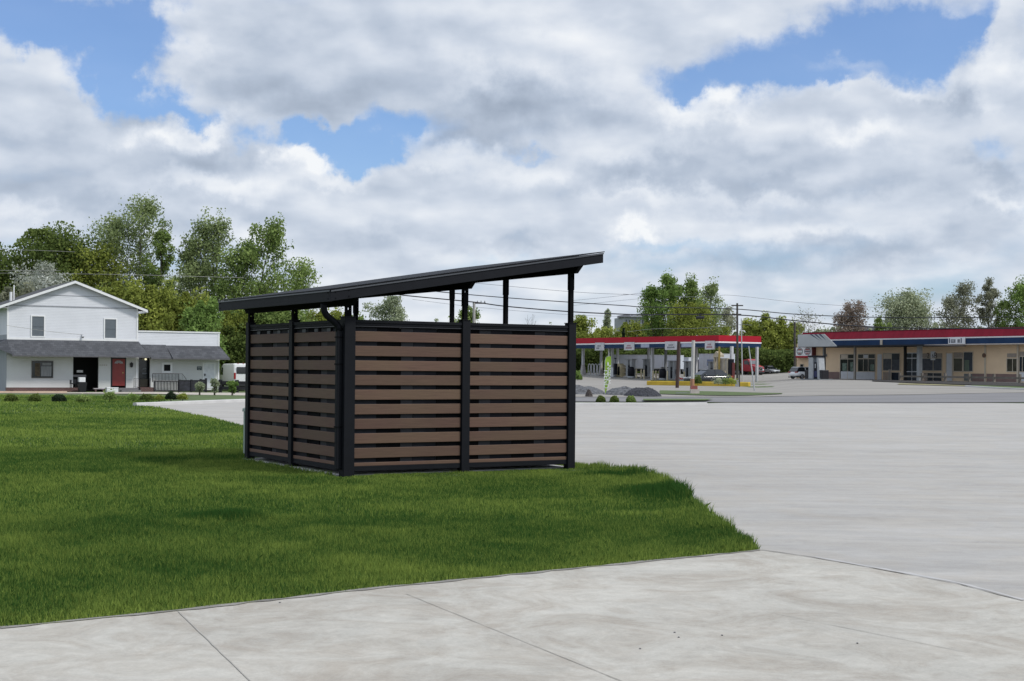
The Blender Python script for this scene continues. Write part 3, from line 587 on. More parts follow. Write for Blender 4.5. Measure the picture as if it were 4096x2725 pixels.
# trim
mb = MB(); mb.box(.001, LM, -.05, -.001, zMid - .12, zMid + .15); mb.build('band_trim', M_wtrim, HOUSE)
for x in (0.0, LM - .12): MB().box(x, x + .12, -.035, -.002, zMid + .151, zE).build('corner_trim', M_wtrim, HOUSE)
MB().box(LM - .13, LM, -.04, -.001, zBr, zMid - .13).build('corner_trim', M_wtrim, HOUSE)
z_ = (wq(300, 285)[1] + wq(1040, 297)[1]) / 2
MB().box(LM * .21, LM * .79, -.022, -.001, z_ - .02, z_ + .02).build('seam_trim', mat('seam_grey', (.30, .31, .34), .6), HOUSE)
MB().box(.121, LM - .121, -.03, -.001, zE - .10, zE - .02).build('seam_trim', mat('seam_grey', (.30, .31, .34), .6), HOUSE)
# gable roof
ov = .62; sl = (zPk - zE) / (LM / 2); ro = MB()
for s in (0, 1):
    xe = -ov if s == 0 else LM + ov; ze = zE - ov * sl
    ro.prism([(LM / 2, -.35, zPk - .10), (xe, -.35, ze), (xe, -.35, ze + .12), (LM / 2, -.35, zPk + .02)], (0, DEP + .7, 0))
roof = ro.build('roof', M_shin_d, HOUSE)
for s in (0, 1):
    xe = -ov if s == 0 else LM + ov; ze = zE - ov * sl
    MB().prism([(LM / 2, -.40, zPk - .20), (xe, -.40, ze - .10), (xe, -.40, ze + .09), (LM / 2, -.40, zPk - .01)], (0, .045, 0)).build('rake_board', M_wtrim, roof)
    MB().box(min(xe, xe + (.02 if s else -.02)), max(xe, xe + (.02 if s else -.02)), -.40, DEP + .3, ze - .12, ze + .10).build('gutter', M_wtrim, roof)
    x0, x1 = sorted((xe, 0.0 if s == 0 else LM))
    MB().box(x0, x1, -.35, DEP, ze - .04, ze - .02).build('soffit', M_wtrim, roof)
for (px, top, b, w) in ((103, 255, 300, .10), (131, 190, 285, .05)):
    x = wq(px, 300, -1.5)[0]; zr = zE + sl * x; MB().tube([(x, 1.5, zr - .05), (x, 1.5, wq(px, top, -1.5)[1])], w, 8).build('vent_pipe', M_wtrim, roof)
# windows: picked corners, frame, pane, muntin rail
def window(a, b, parent=HOUSE, fw=.09, pane=M_blind, rail=True, frame=M_wtrim, div=None, sill=False, Wq=None, y=0.0):
    q = Wq or wq; (xa, za), (xb, zb) = q(*a), q(*b); xa, xb = min(xa, xb), max(xa, xb); e = MB()
    e.box(xa - fw, xb + fw, y - .05, y - .001, za, za + fw); e.box(xa - fw, xb + fw, y - .05, y - .001, zb - fw, zb); e.box(xa - fw, xa, y - .05, y - .001, zb, za); e.box(xb, xb + fw, y - .05, y - .001, zb, za)
    w = e.build('window', frame, parent); MB().box(xa, xb, y - .012, y - .002, zb, za).build('pane', pane, w)
    if rail: MB().box(xa, xb, y - .035, y - .013, (za + zb) / 2 - .025, (za + zb) / 2 + .025).build('sash', M_blind if rail != 2 else frame, w)
    if div:
        for t in div: MB().box(xa + (xb - xa) * t - .03, xa + (xb - xa) * t + .03, y - .038, y - .013, zb, za).build('mullion', frame, w)
    return w
window((302, 485), (413, 672)); window((990, 512), (1092, 690))
wd = window((305, 910), (494, 1060), fw=.05, pane=M_glass, rail=False, frame=mat('bronze_frame', (.07, .065, .06), .5))
(x0, z0), (x1, z1) = wq(388, 955), wq(484, 1050); MB().box(x0, x1, -.02, -.0125, z1, z0).build('curtain', mat('net_curtain', (.24, .25, .26), .8, var=.3, vscale=3, stretch=(8, 1, .4)), wd)
(x0, z0), (x1, z1) = wq(330, 925), wq(376, 1050); MB().box(x0, x1, -.02, -.0125, z1, z0).build('curtain', mat('brown_curtain', (.09, .07, .045), .8, var=.5, vscale=6), wd)
(x0, z0), (x1, z1) = wq(398, 922), wq(482, 948); MB().box(x0, x1, -.02, -.0125, z1, z0).build('curtain', mat('net_curtain', (.24, .25, .26), .8), wd)
(x0, z0), (x1, z1) = wq(1548, 945), wq(1602, 996)
sw = window((1545, 940), (1605, 1000), fw=.16, pane=M_void, rail=False)
# recessed porch: shop window corner, its sill and a lit notice
mb = MB(); (x0, z0), (x1, z1) = wq(690, 1035), wq(770, 1056); mb.box(open_l + .01, open_r - .9, .02, .16, z1, z0); mb.build('sill', M_stone, HOUSE)
(x0, z0), (x1, z1) = wq(727, 993), wq(785, 1014); mb = MB(); mb.box(x0, x1, .10, .12, z1, z0); mb.m = 1
for k in range(7): mb.box(x0 + (x1 - x0) * (k + .3) / 7.2, x0 + (x1 - x0) * (k + .62) / 7.2, .092, .099, z1 + .04, z0 - .05 - .04 * (k % 3))
mb.build('notice', [mat('notice_white', (.55, .55, .55), .6), M_void], HOUSE)
# red door in its dark frame
mb = MB(); (x0, z0), (x1, z1) = wq(1062, 885), wq(1178, 1140)
mb.box(x0, x1, .03, .08, z1, z0); D_ = mb.build('door', M_reddoor, HOUSE)
for (a, b) in ((.14, .46), (.54, .86)):
    for (c, d) in ((.08, .36), (.42, .72)):
        MB().box(x0 + (x1 - x0) * a, x0 + (x1 - x0) * b, .022, .029, z1 + (z0 - z1) * c, z1 + (z0 - z1) * d).build('door_panel', M_reddoor, D_)
MB().box(x1 - .2, x1 - .12, -.02, .029, z1 + .95, z1 + 1.03).build('handle', mat('brass', (.4, .3, .12), .4, .8), D_)
xm = (x0 + x1) / 2; mb = MB()
for k in range(4):
    a0, a1 = math.pi * k / 4 + .06, math.pi * (k + 1) / 4 - .06; zc = z0 - .36; pts = [(xm + .08 * math.cos(a0), zc + .06 * math.sin(a0)), (xm + .33 * math.cos(a0), zc + .25 * math.sin(a0)), (xm + .33 * math.cos(a1), zc + .25 * math.sin(a1)), (xm + .08 * math.cos(a1), zc + .06 * math.sin(a1))]
    mb.prism([(p[0], .02, p[1]) for p in pts], (0, .008, 0))
mb.build('fanlight', mat('fan_glass', (.30, .31, .33), .3), D_)
mb = MB(); mb.box(door_l + .001, x0 - .01, .0, .10, z1 - .1, z0 + .1); mb.box(x1 + .01, door_r - .001, .0, .10, z1 - .1, z0 + .1); mb.box(x0 - .009, x1 + .009, .001, .1, z0 + .005, z0 + .25); mb.build('door_frame', M_blackp, HOUSE)
# dark side entry with a storm door and a lamp that is on
mb = MB(); mb.box(st_l + .001, st_r + .06, .6, .7, wq(1350, 1075)[1], zMid - .2); mb.build('storm_door', M_glass, HOUSE)
(x0, z0), (x1, z1) = wq(1330, 1075), wq(1400, 1150); MB().box(st_l + .15, st_r - .05, .45, .55, z1, z0).build('entry_panel', mat('entry_olive', (.10, .095, .07), .8), HOUSE)
x_, z_ = wq(1380, 890); mb = MB(); mb.tube([(x_, .2, z_ - .07), (x_, .2, z_ - .03), (x_, .2, z_ + .05), (x_, .2, z_ + .08)], [.03, .085, .085, .03], 10)
lm = bpy.data.materials.new('lit_globe'); lm.use_nodes = True; lm.node_tree.nodes['Principled BSDF'].inputs['Base Color'].default_value = (.8, .75, .5, 1); lm.node_tree.nodes['Principled BSDF'].inputs['Emission Color'].default_value = (1, .93, .62, 1); lm.node_tree.nodes['Principled BSDF'].inputs['Emission Strength'].default_value = 1.0
mb.build('porch_light', lm, HOUSE, smooth=True)
(x0, z0), (x1, z1) = wq(1360, 975), wq(1400, 985); MB().box(x0, x1, .55, .58, z1, z0).build('door_rail', M_blind, HOUSE)
(x0, z0), (x1, z1) = wq(1355, 1018), wq(1402, 1030); MB().box(x0, x1, .55, .58, z1, z0).build('door_rail', M_blind, HOUSE)
x_, z_ = wq(1238, 942); mb = MB(); mb.tube([(x_, -.12, z_ - .2), (x_, -.12, z_ - .14), (x_, -.12, z_ + .12), (x_, -.12, z_ + .18)], [.03, .10, .12, .02], 8); mb.box(x_ - .03, x_ + .03, -.1, -.001, z_ + .08, z_ + .2); mb.build('wall_lamp', M_blackp, HOUSE)
x_, z_ = wq(775, 668); mb = MB(); mb.tube([(x_, -.20, z_ - .12), (x_, -.06, z_ + .05)], [.10, .05], 8); mb.box(x_ - .06, x_ + .06, -.05, -.001, z_ - .02, z_ + .12); mb.build('floodlight', mat('grey_fixture', (.45, .46, .48), .5), HOUSE)
x_, z_ = wq(975, 945); mb = MB(); [mb.box(x_ - .30 + .16 * k, x_ - .20 + .16 * k, -.02, -.001, z_ - .05, z_ + .05) for k in range(4)]; mb.build('house_number', mat('number_brass', (.42, .40, .36), .5), HOUSE)
(x0, z0), (x1, z1) = wq(1857, 957), wq(1902, 992); mb = MB(); mb.box(x0, x1, -.03, -.001, z1, z0); mb.m = 1; mb.box(x0 + .06, x1 - .06, -.034, -.031, z0 - .13, z0 - .08); mb.box(x0 + .12, x1 - .18, -.034, -.031, z0 - .26, z0 - .21)
mb.build('small_sign', [mat('sign_dark_green', (.05, .075, .08), .5), mat('sign_text_grey', (.35, .38, .38), .5)], HOUSE)
# annex
zAt = (wq(1320, 632)[1] + wq(2065, 645)[1]) / 2; zAb = .12
zAs = wq(1700, 800)[1]; MB().box(LM + .001, LA, -.004, .2, zAs + .001, zAt).build('parapet_wall', M_wsid, HOUSE)
mb = MB(); mb.box(st_r + .02, LA, .0, .2, zAb, zAs); mb.box(LM + .001, st_r + .019, .0, .2, wq(1360, 860)[1], zAs); mb.box(LA - .2, LA, .201, 8, zAb, zAt); mb.box(LM + .01, LA - .201, 7.8, 8, zAb, zAt); AW = mb.build('annex_wall', M_wsid2, HOUSE)
MB().box(LM + .001, LA + .05, -.06, 8.05, zAt + .001, zAt + .10).build('parapet_cap', M_wtrim, HOUSE)
MB().box(LA - .11, LA + .01, -.03, -.001, zAb, zAt - .01).build('corner_trim', M_wtrim, HOUSE)
(x0, z0), (x1, z1) = wq(1922, 932), wq(2016, 1160); mb = MB(); mb.box(x0, x1, -.02, -.001, z1, z0); AD = mb.build('door', mat('white_door', (.66, .68, .72), .5), HOUSE)
mb = MB(); mb.box(x0 - .1, x0 - .001, -.045, -.001, z1, z0 + .1); mb.box(x1 + .001, x1 + .1, -.045, -.001, z1, z0 + .1); mb.box(x0, x1, -.045, -.001, z0 + .001, z0 + .1); mb.build('door_frame', M_wtrim, AD)
MB().box(x0 + .04, x0 + .12, -.08, -.021, z1 + .95, z1 + 1.12).build('handle', M_blackp, AD)
# the porch roof: three shingled runs with a lap between them
def pent(pts_top, pts_bot, out, name='porch_roof'):
    (xa, za), (xb, zb) = wq(*pts_top[0]), wq(*pts_top[1]); (xc, zc), (xd, zd) = wq(*pts_bot[0], out), wq(*pts_bot[1], out); zt = (za + zb) / 2; zl = (zc + zd) / 2; th = .09
    mb = MB(); mb.add([(xa, -.052, zt), (xb, -.052, zt), (xd, -out, zl), (xc, -out, zl), (xa, -.052, zt - th), (xb, -.052, zt - th), (xd, -out, zl - th), (xc, -out, zl - th)], [(0, 1, 2, 3), (7, 6, 5, 4), (3, 2, 6, 7), (0, 3, 7, 4), (1, 5, 6, 2), (0, 4, 5, 1)])
    o = mb.build(name, M_shin, HOUSE); MB().box(xc, xd, -out - .02, -out - .001, zl - th - .02, zl - .01).build('drip_edge', mat('eave_grey', (.10, .10, .11), .6), o)
    MB().add([(xc, -out + .01, zl - th - .01), (xd, -out + .01, zl - th - .01), (xd, -.06, zl - th - .01), (xc, -.06, zl - th - .01)], [(0, 1, 2, 3)]).build('soffit', mat('soffit_grey', (.3, .3, .3), .8), o); return xc, xd, zt, zl
pent(((60, 702), (1306, 722)), ((118, 848), (1414, 862)), 1.25)
MB().add([(-.001, -.05, zMid), (-.9, -.05, zMid - .55), (-.9, 5, zMid - .55), (-.001, 5, zMid), (wq(118, 848, 1.25)[0], -1.25, wq(118, 848, 1.25)[1])], [(0, 1, 2, 3), (0, 4, 1)]).build('porch_roof', M_shin, HOUSE)
pent(((1330, 742), (1560, 762)), ((1424, 872), (1640, 880)), 1.0); pent(((1562, 758), (2070, 768)), ((1630, 878), (2168, 880)), 1.15)
# steps
(x0, z0), (x1, z1) = wq(1110, 1160, .5), wq(1305, 1190, .9); MB().box(x0, x1, -.95, -.001, 0.0, z0).build('step', M_stone, HOUSE); MB().box(x0 + .1, x1 + .1, -1.35, -.951, 0.0, z0 * .5).build('step', M_stone, HOUSE)
(x0, z0), (x1, z1) = wq(1312, 1155, .6), wq(1435, 1190, .6); MB().box(x0, x1, -1.0, .55, -.1, z0).build('brick_step', M_brick, HOUSE)
def rails(name, label, pts, h, n, m=M_blackp, r=.018, z0=None, top=True, group=None):
    """Straight handrail run through local points of the house plane (x, y, zbase)."""
    t = thing(name, label, 'railing', HOUSE.location, W.rz, group); t.location = HOUSE.location
    for (a, b) in zip(pts[:-1], pts[1:]):
        a, b = Vector(a), Vector(b); mb = MB(); mb.tube([a + Vector((0, 0, h)), b + Vector((0, 0, h))], r, 6); mb.build('handrail', m, t)
        mb = MB(); mb.tube([a + Vector((0, 0, .12)), b + Vector((0, 0, .12))], r * .8, 6); mb.build('bottom_rail', m, t)
        for k in range(n + 1):
            p = a + (b - a) * k / n; MB().tube([p + Vector((0, 0, .02 if k in (0, n) else .12)), p + Vector((0, 0, h))], r * (1.2 if k in (0, n) else .7), 5).build('post' if k in (0, n) else 'baluster', m, t)
    return t
(x0, z0), (x1, z1) = wq(1262, 1070, .6), wq(1310, 1165, .6); rails('railing', 'thin low black railing on the step beside the red door', [(x0, -.6, z1), (x1, -.6, z1)], z0 - z1, 6, r=.012)
(x0, z0), (x1, z1) = wq(1416, 1068, .9), wq(1440, 1180, .9); MB().tube([(x0, -.9, z1), (x0, -.9, z0)], .035, 6).build('entry_post', M_blackp, HOUSE); x3 = wq(1315, 1075, .9)[0]; MB().tube([(x3, -.9, z1), (x3, -.9, z0 - .02)], .03, 6).build('entry_post', M_blackp, HOUSE)
(x0, z0), (x1, z1) = wq(1440, 1024, .8), wq(1680, 1200, .8); (x2, z2) = wq(1762, 1085, .8); zf = z1 + .75
t = rails('railing', 'upper black handrail with thin balusters sloping down beside the annex wall', [(x0, -.8, zf), (x1, -.8, zf)], z0 - zf, 18, r=.026)
mb = MB(); mb.tube([(x1 + .3, -.8, z0), (x2, -.8, z2)], .016, 6); mb.tube([(x1, -.8, z0), (x1 + .31, -.8, z0)], .016, 6); mb.build('handrail', M_blackp, t)
for k in range(6):
    x = x1 + .1 + (x2 - x1 - .1) * k / 5; zz = z0 + (z2 - z0) * max(0, (x - x1 - .3)) / (x2 - x1 - .3); MB().tube([(x, -.8, zz - .62), (x, -.8, zz)], .010, 5).build('baluster', M_blackp, t)
# ramp behind the black fence
(x0, z0), (x1, z1) = wq(1455, 1095, 2.2), wq(1690, 1205, 2.2); FZ = z1
t = rails('fence', 'black fence of turned balusters in front of the annex ramp', [(x0, -2.2, FZ), (x1, -2.2, FZ)], z0 - FZ, 17, r=.05)
(x2, z2) = wq(1940, 1085, 2.2)
t = thing('fence', 'dark solid-panelled fence with four square posts beside the white annex door', 'fence', HOUSE.location, W.rz)
fp = [wq(1690, 1085, 2.2)[0], wq(1805, 1085, 2.2)[0], wq(1892, 1080, 2.2)[0], wq(1942, 1070, 2.2)[0]]; zz = [wq(1690, 1080, 2.2)[1], wq(1805, 1080, 2.2)[1], wq(1892, 1075, 2.2)[1], wq(1942, 1068, 2.2)[1]]
for i, x in enumerate(fp): MB().box(x - .07, x + .07, -2.2 - .07, -2.2 + .07, -.1, zz[i]).build('post', M_blackp, t)
for i in range(3):
    MB().box(fp[i] + .071, fp[i + 1] - .071, -2.22, -2.18, zz[i] - .16, zz[i] - .04).build('top_rail', M_blackp, t); MB().box(fp[i] + .071, fp[i + 1] - .071, -2.215, -2.185, FZ + .1, zz[i] - .161).build('panel', mat('dark_mesh', (.020, .021, .030), .6, var=.6, vscale=4), t)
# things on the porch
(x0, z0), (x1, z1) = wq(738, 1060, 1.5), wq(797, 1102, 1.5); zg = wq(760, 1208, 1.5)[1]
t = thing('bin', 'tall black bin on the porch edge before the dark opening', 'bin', HOUSE.location, W.rz); MB().ring([[(x0 + .05, -1.9, zg), (x1 + .02, -1.9, zg), (x1 + .02, -1.3, zg), (x0 + .05, -1.3, zg)], [(x0 - .02, -1.95, z1 - .02), (x1 + .1, -1.95, z1 - .02), (x1 + .1, -1.25, z1 - .02), (x0 - .02, -1.25, z1 - .02)]]).build('body', M_blackp, t)
MB().tube([(x0 + .1, -1.6, zg + .1), (x1, -1.6, zg + .1)], .1, 10).build('wheel', M_void, t)
tag(MB().box(x0, x1, -1.85, -1.35, z1 - .019, z0).build('box', M_wtrim, None, bevel=.02), 'white box sitting on top of the black bin by the porch', 'box').location = HOUSE.location; bpy.data.objects['box'].rotation_euler.z = W.rz
(xp, zp), (xq, zq_) = wq(737, 1090, 1.2), wq(744, 1200, 1.2); o = MB().box(xp, xp + .09, -1.25, -1.16, zq_, zp).build('post', M_wtrim); tag(o, 'short white post between the porch base and the black bin', 'post'); o.location = HOUSE.location; o.rotation_euler.z = W.rz
(x0, z0), (x1, z1) = wq(670, 1092, 1.2), wq(735, 1150, 1.2)
t = thing('chair', 'black low-backed chair standing on the brick porch base', 'chair', HOUSE.location, W.rz)
zs = wq(700, 1160, .9)[1]; MB().box(x0, x1, -1.15, -.65, zs + .28, zs + .36).build('seat', M_blackp, t); MB().box(x0 + .25, x1, -.68, -.62, zs + .361, z0 + .1).build('backrest', M_blackp, t)
for a in (x0 + .03, x1 - .07):
    for b in (-1.14, -.69): MB().box(a, a + .04, b, b + .04, zs, zs + .279).build('leg', M_blackp, t)
MB().box(x0, x0 + .05, -1.15, -.66, zs + .361, zs + .6).build('armrest', M_blackp, t)
(x0, z0), (x1, z1) = wq(1000, 1155, 2.0), wq(1108, 1192, 2.0); t = thing('cooler', 'low white chest on the path below the red door', 'chest', HOUSE.location, W.rz); MB().box(x0, x1, -2.3, -1.8, z1 - .15, z0 - .06).build('body', M_wtrim, t, bevel=.02); MB().box(x0 - .02, x1 + .02, -2.32, -1.78, z0 - .059, z0).build('lid', M_wtrim, t, bevel=.02)
(x0, z0), (x1, z1) = wq(880, 1162, 1.6), wq(990, 1200, 1.6); t = thing('bench', 'low grey bench between the black bin and the white chest', 'bench', HOUSE.location, W.rz); MB().box(x0, x1, -1.8, -1.4, z0 - .07, z0).build('seat', mat('bench_grey', (.42, .38, .40), .7), t)
for x in (x0 + .1, x1 - .2): MB().box(x, x + .1, -1.78, -1.42, z1 - .1, z0 - .071).build('leg', M_brick, t)
# long timber edging at the front of the beds
a, b = Vector(at(-60, 95)), Vector(at(268, 97.5)); t = thing('timber_edging', 'long pale timber edging raised above a dark strip before the house', 'edging', a, math.atan2(b.y - a.y, b.x - a.x)); L_ = (b.xy - a.xy).length
MB().box(0, L_, -.15, .15, .03, .16).build('plank', mat('pale_plank', (.48, .36, .27), .7, var=.1), t, bevel=.01)
MB().box(.05, L_ - .1, -.12, .12, -.4, .029).build('base', mat('dark_timber', (.045, .028, .018), .9, var=.4, vscale=2), t)
# ------------------------------------------------------------------ filling station: shop
M_red = mat('red_fascia_paint', (.40, .016, .032), .6, var=.08, vscale=.6, spec=.15)
M_redm = mat('red_metal_roof', (.235, .012, .028), .65, var=.14, vscale=.5, stretch=(4, .3, 1), spec=.12)
M_blue = mat('blue_fascia_paint', (.015, .040, .098), .6, var=.2, vscale=.8, spec=.15)
M_white = mat('white_enamel', (.78, .78, .79), .4, var=.04)
M_tan = siding('tan_siding', (.70, .53, .35), .13, .35)
M_tanf = mat('tan_frame', (.50, .44, .35), .6, var=.06)
M_brbase = bricks('brown_brick', (.20, .115, .10), (.165, .10, .095), (.22, .17, .15), .22, .075)
M_alu = mat('aluminium', (.50, .51, .52), .4, .5, var=.08)
M_greyd = mat('grey_column', (.20, .21, .22), .55, var=.12)
M_glassb = mat('blue_glass', (.012, .020, .032), .15, var=.7, vscale=.7, spec=.22)
M_glassg = mat('shop_glass', (.010, .016, .014), .15, var=.7, vscale=1.0, spec=.2)
M_greypan = mat('grey_blind_panel', (.085, .095, .110), .6, var=.25, spec=.2)
M_wpanel = mat('white_panel', (.58, .60, .63), .6, var=.05)
def r7(x, y): return 3100 + x * .42257, 1060 + y * .42254
SAp = P(3187, 1400, 161.0); SBp = P(4096, 1400, 131.5)
SZ = .40
S = Wall((SAp.x, SAp.y), (SBp.x, SBp.y), SZ)
def sq(x, y, out=0.0): return S.q(*r7(x, y), out)
SHOP = thing('shop', 'tan filling station shop under a long red white and blue fascia', 'shop', (SAp.x, SAp.y, SZ), S.rz)
SLn = S.L + 14; zF0 = (sq(600, 752)[1] + sq(2357, 735)[1]) / 2; SD = 12.0
OUT = 1.3
def avg(p, q, out): return (sq(*p, out)[1] + sq(*q, out)[1]) / 2
zB0, zB1 = avg((700, 765), (2350, 738), OUT), avg((1000, 712), (2350, 680), OUT); zW1 = avg((1000, 700), (2350, 668), OUT); zR1 = avg((700, 632), (2350, 588), OUT)
MB().box(0, SLn, 0, SD, .0, zB0 + .3).build('wall', M_tan, SHOP)
(x0, z0) = sq(2000, 1030); zBr2 = z0
def base(xa, xb): MB().box(sq(xa, 1050)[0], sq(xb, 1050)[0], -.05, -.001, 0, zBr2).build('brick_base', M_brbase, SHOP)
base(474, 618); base(1870, 1985); base(2005, 2290)
x_ = sq(1993, 900)[0]; MB().box(x_ - .09, x_ + .09, -.08, -.001, 0, zB0).build('pilaster', M_tanf, SHOP)
MB().box(-.01, SLn, -.07, -.001, -.1, .06).build('plinth', M_kerb, SHOP)
# fascia: blue band, white line, sloped red metal
FX = sq(232, 650, OUT)[0]
MB().box(FX, SLn, -OUT, -.002, zB0 - .09, zB0 - .001).build('fascia_trim', mat('fascia_base_cream', (.50, .45, .41), .6), SHOP)
xl = sq(540, 720, OUT)[0]
MB().box(FX, SLn, -OUT + .03, 1.0, zB0, zB1).build('blue_fascia', M_blue, SHOP)
MB().box(FX, SLn, -OUT, 1.0, zB1 + .001, zW1).build('white_stripe', M_white, SHOP)
RT = MB().add([(FX, -OUT - .02, zW1 + .001), (SLn, -OUT - .02, zW1 + .001), (SLn, -OUT + .45, zR1), (FX, -OUT + .45, zR1), (FX, SD, zW1 + .001), (SLn, SD, zW1 + .001), (SLn, SD, zR1 - .1), (FX, SD, zR1 - .1)], [(0, 1, 2, 3), (3, 2, 6, 7), (1, 5, 6, 2), (0, 3, 7, 4), (4, 7, 6, 5), (0, 4, 5, 1)]).build('red_fascia', M_redm, SHOP)
MB().box(FX, SLn, -OUT + .40, -OUT + .52, zR1, zR1 + .05).build('roof_flashing', mat('dark_red_flashing', (.09, .012, .018), .6), RT)
(xa, za), (xb, zb) = sq(995, 715, OUT), sq(1016, 752, OUT); MB().box(xa, xb, -OUT - .02, -OUT + .029, zB0, zB1).build('fascia_joint', M_tanf, SHOP)
(xa, za), (xb, zb) = sq(1645, 682, OUT), sq(1803, 736, OUT); mb = MB(); mb.box(xa, xb, -OUT - .08, -OUT - .001, zB0, zW1); mb.m = 1
mb.box(xa + .12, xa + .24, -OUT - .086, -OUT - .081, zB0 + .1, zW1 - .12); mb.box(xb - .55, xb - .42, -OUT - .086, -OUT - .081, zB0 + .1, zW1 - .12); mb.m = 2
w3 = (xb - xa) / 3
mb.box(xa + .35, xa + .35 + w3 * .85, -OUT - .086, -OUT - .081, zB0 + .12, zW1 - .22); mb.box(xa + .5 + w3, xb - .65, -OUT - .086, -OUT - .081, zB0 + .12, zW1 - .22); mb.m = 0
mb.box(xa + .45, xa + .2 + w3 * .8, -OUT - .090, -OUT - .087, zB0 + .28, zW1 - .35); mb.box(xa + .62 + w3, xb - .85, -OUT - .090, -OUT - .087, zB0 + .28, zW1 - .35)
mb.build('fascia_sign', [M_white, M_blue, mat('sign_grey', (.16, .17, .19), .5)], SHOP)
# openings: (corner, corner, kind)
def pane(a, b, m, name='pane', parent=SHOP, y0=-.03, y1=-.002):
    (xa, za), (xb, zb) = sq(*a), sq(*b); return MB().box(xa, xb, y0, y1, zb, za).build(name, m, parent)
def bay(a, b, panes, mull_x=(), mull_y=(), frame=M_tanf, fw=.07):
    """A shopfront bay: frame round the picked corners, mullions, and its panes."""
    (xa, za), (xb, zb) = sq(*a), sq(*b); mb = MB(); y0, y1 = -.06, -.001
    mb.box(xa - fw, xb + fw, y0, y1, za, za + fw); mb.box(xa - fw, xb + fw, y0, y1, zb - fw, zb); mb.box(xa - fw, xa, y0, y1, zb, za); mb.box(xb, xb + fw, y0, y1, zb, za)
    w = mb.build('window', frame, SHOP)
    for x in mull_x:
        k = sq(x, a[1])[0]; MB().box(k - .03, k + .03, -.052, -.031, zb, za).build('mullion', frame, w)
    for y in mull_y:
        k = sq(a[0], y)[1]; MB().box(xa, xb, -.055, -.033, k - .05, k + .05).build('transom', frame, w)
    for (p, q, m) in panes: pane(p, q, m, 'pane', w)
    return w
M_dk = M_void
b1 = bay((622, 850), (752, 1080), [((622, 850), (752, 1080), M_glassg)], (692,), (890,)); pane((626, 1008), (750, 1082), M_wpanel, 'panel', b1, -.045, -.031); pane((628, 852), (688, 884), M_tanf, 'panel', b1, -.045, -.031)
b2 = bay((790, 848), (948, 1008), [((790, 848), (948, 1008), M_glassg)], (840, 886), (888,)); pane((842, 852), (884, 882), M_wpanel, 'panel', b2, -.045, -.031); pane((770, 1012), (945, 1088), M_wpanel, 'panel', b2, -.045, -.002)
for (a, b) in (((640, 930), (680, 1004)), ((716, 920), (742, 1004))): pane(a, b, mat('poster_green', (.14, .20, .16), .7, var=.5, vscale=4), 'poster', b1, -.042, -.0305)
pane((905, 940), (940, 1000), mat('poster_green', (.14, .20, .16), .7), 'poster', b2, -.042, -.0305)
dA = pane((973, 846), (1010, 1088), M_wpanel, 'door', SHOP, -.05, -.002)
b3 = bay((1028, 840), (1180, 998), [((1028, 840), (1180, 998), M_greypan)], (1106,), ()); pane((1106, 840), (1178, 896), M_glassb, 'panel', b3, -.045, -.031); pane((1030, 842), (1104, 890), M_tanf, 'panel', b3, -.047, -.031)
b4 = bay((1105, 1020), (1180, 1096), [((1105, 1020), (1180, 1096), M_glassb)], (), ()); pane((1024, 1015), (1100, 1098), mat('pinkish_panel', (.34, .27, .22), .7), 'panel', SHOP)
b5 = bay((1238, 838), (1347, 1140), [((1238, 838), (1347, 1140), M_glassb)], (1300,), (884, 1010), frame=M_wpanel)
b6 = bay((1392, 886), (1580, 1000), [((1392, 886), (1580, 1000), M_greypan)], (1500,), ()); pane((1385, 838), (1584, 882), mat('beige_panel', (.30, .26, .22), .7), 'panel', SHOP, -.05, -.002)
b7 = bay((1446, 1024), (1578, 1100), [((1446, 1024), (1578, 1100), M_glassb)], (1500,), ()); pane((1388, 1020), (1438, 1100), mat('pinkish_panel', (.34, .27, .22), .7), 'panel', SHOP)
(x0, z0) = sq(1470, 860); mb = MB(); mb.box(x0 + .1, x0 + .75, -.056, -.051, z0 - .45, z0 + .45); mb.m = 1; mb.text('2', .75, x0 - .25, -.056, z0); mb.text('6', .6, x0 + .42, -.06, z0 - .02); mb.text('B', .85, sq(1523, 860)[0], -.056, z0); mb.build('painted_letter', [M_wpanel, M_void], SHOP)
dB = pane((1628, 838), (1678, 1098), M_wpanel, 'door', SHOP, -.05, -.002); mb = MB(); (xa, za), (xb, zb) = sq(1622, 832), sq(1686, 1098); mb.box(xa, sq(1628, 840)[0] - .001, -.06, -.002, zb, za + .02); mb.box(sq(1678, 840)[0] + .001, xb, -.06, -.002, zb, za + .02); mb.build('door_frame', M_tanf, dB)
b8 = bay((1695, 886), (1775, 1006), [((1695, 886), (1775, 1006), mat('olive_glass', (.045, .042, .028), .2, var=.6, vscale=.8, spec=.2))], (), ()); pane((1695, 830), (1778, 880), mat('beige_panel', (.30, .26, .22), .7), 'panel', SHOP, -.05, -.002)
b9 = bay((1790, 828), (1872, 1006), [((1790, 828), (1872, 1006), M_glassb)], (), ()); pane((1796, 900), (1840, 1002), mat('poster_pale_green', (.11, .15, .11), .6), 'poster', b9, -.042, -.0305); pane((1790, 1030), (1870, 1098), mat('grey_green_panel', (.12, .135, .13), .5), 'panel', SHOP)
b10 = bay((2200, 890), (2290, 1008), [((2200, 890), (2290, 1008), mat('olive_glass', (.075, .07, .05), .2))], (2252,), ()); pane((2200, 838), (2285, 876), mat('beige_panel', (.30, .26, .22), .7), 'panel', SHOP, -.05, -.002)
b11 = bay((2318, 870), (2440, 1010), [((2318, 870), (2440, 1010), M_glassb)], (2345, 2400), ()); pane((2315, 1014), (2440, 1105), M_wpanel, 'panel', SHOP); pane((2318, 822), (2440, 866), mat('beige_panel', (.30, .26, .22), .7), 'panel', SHOP, -.05, -.002)
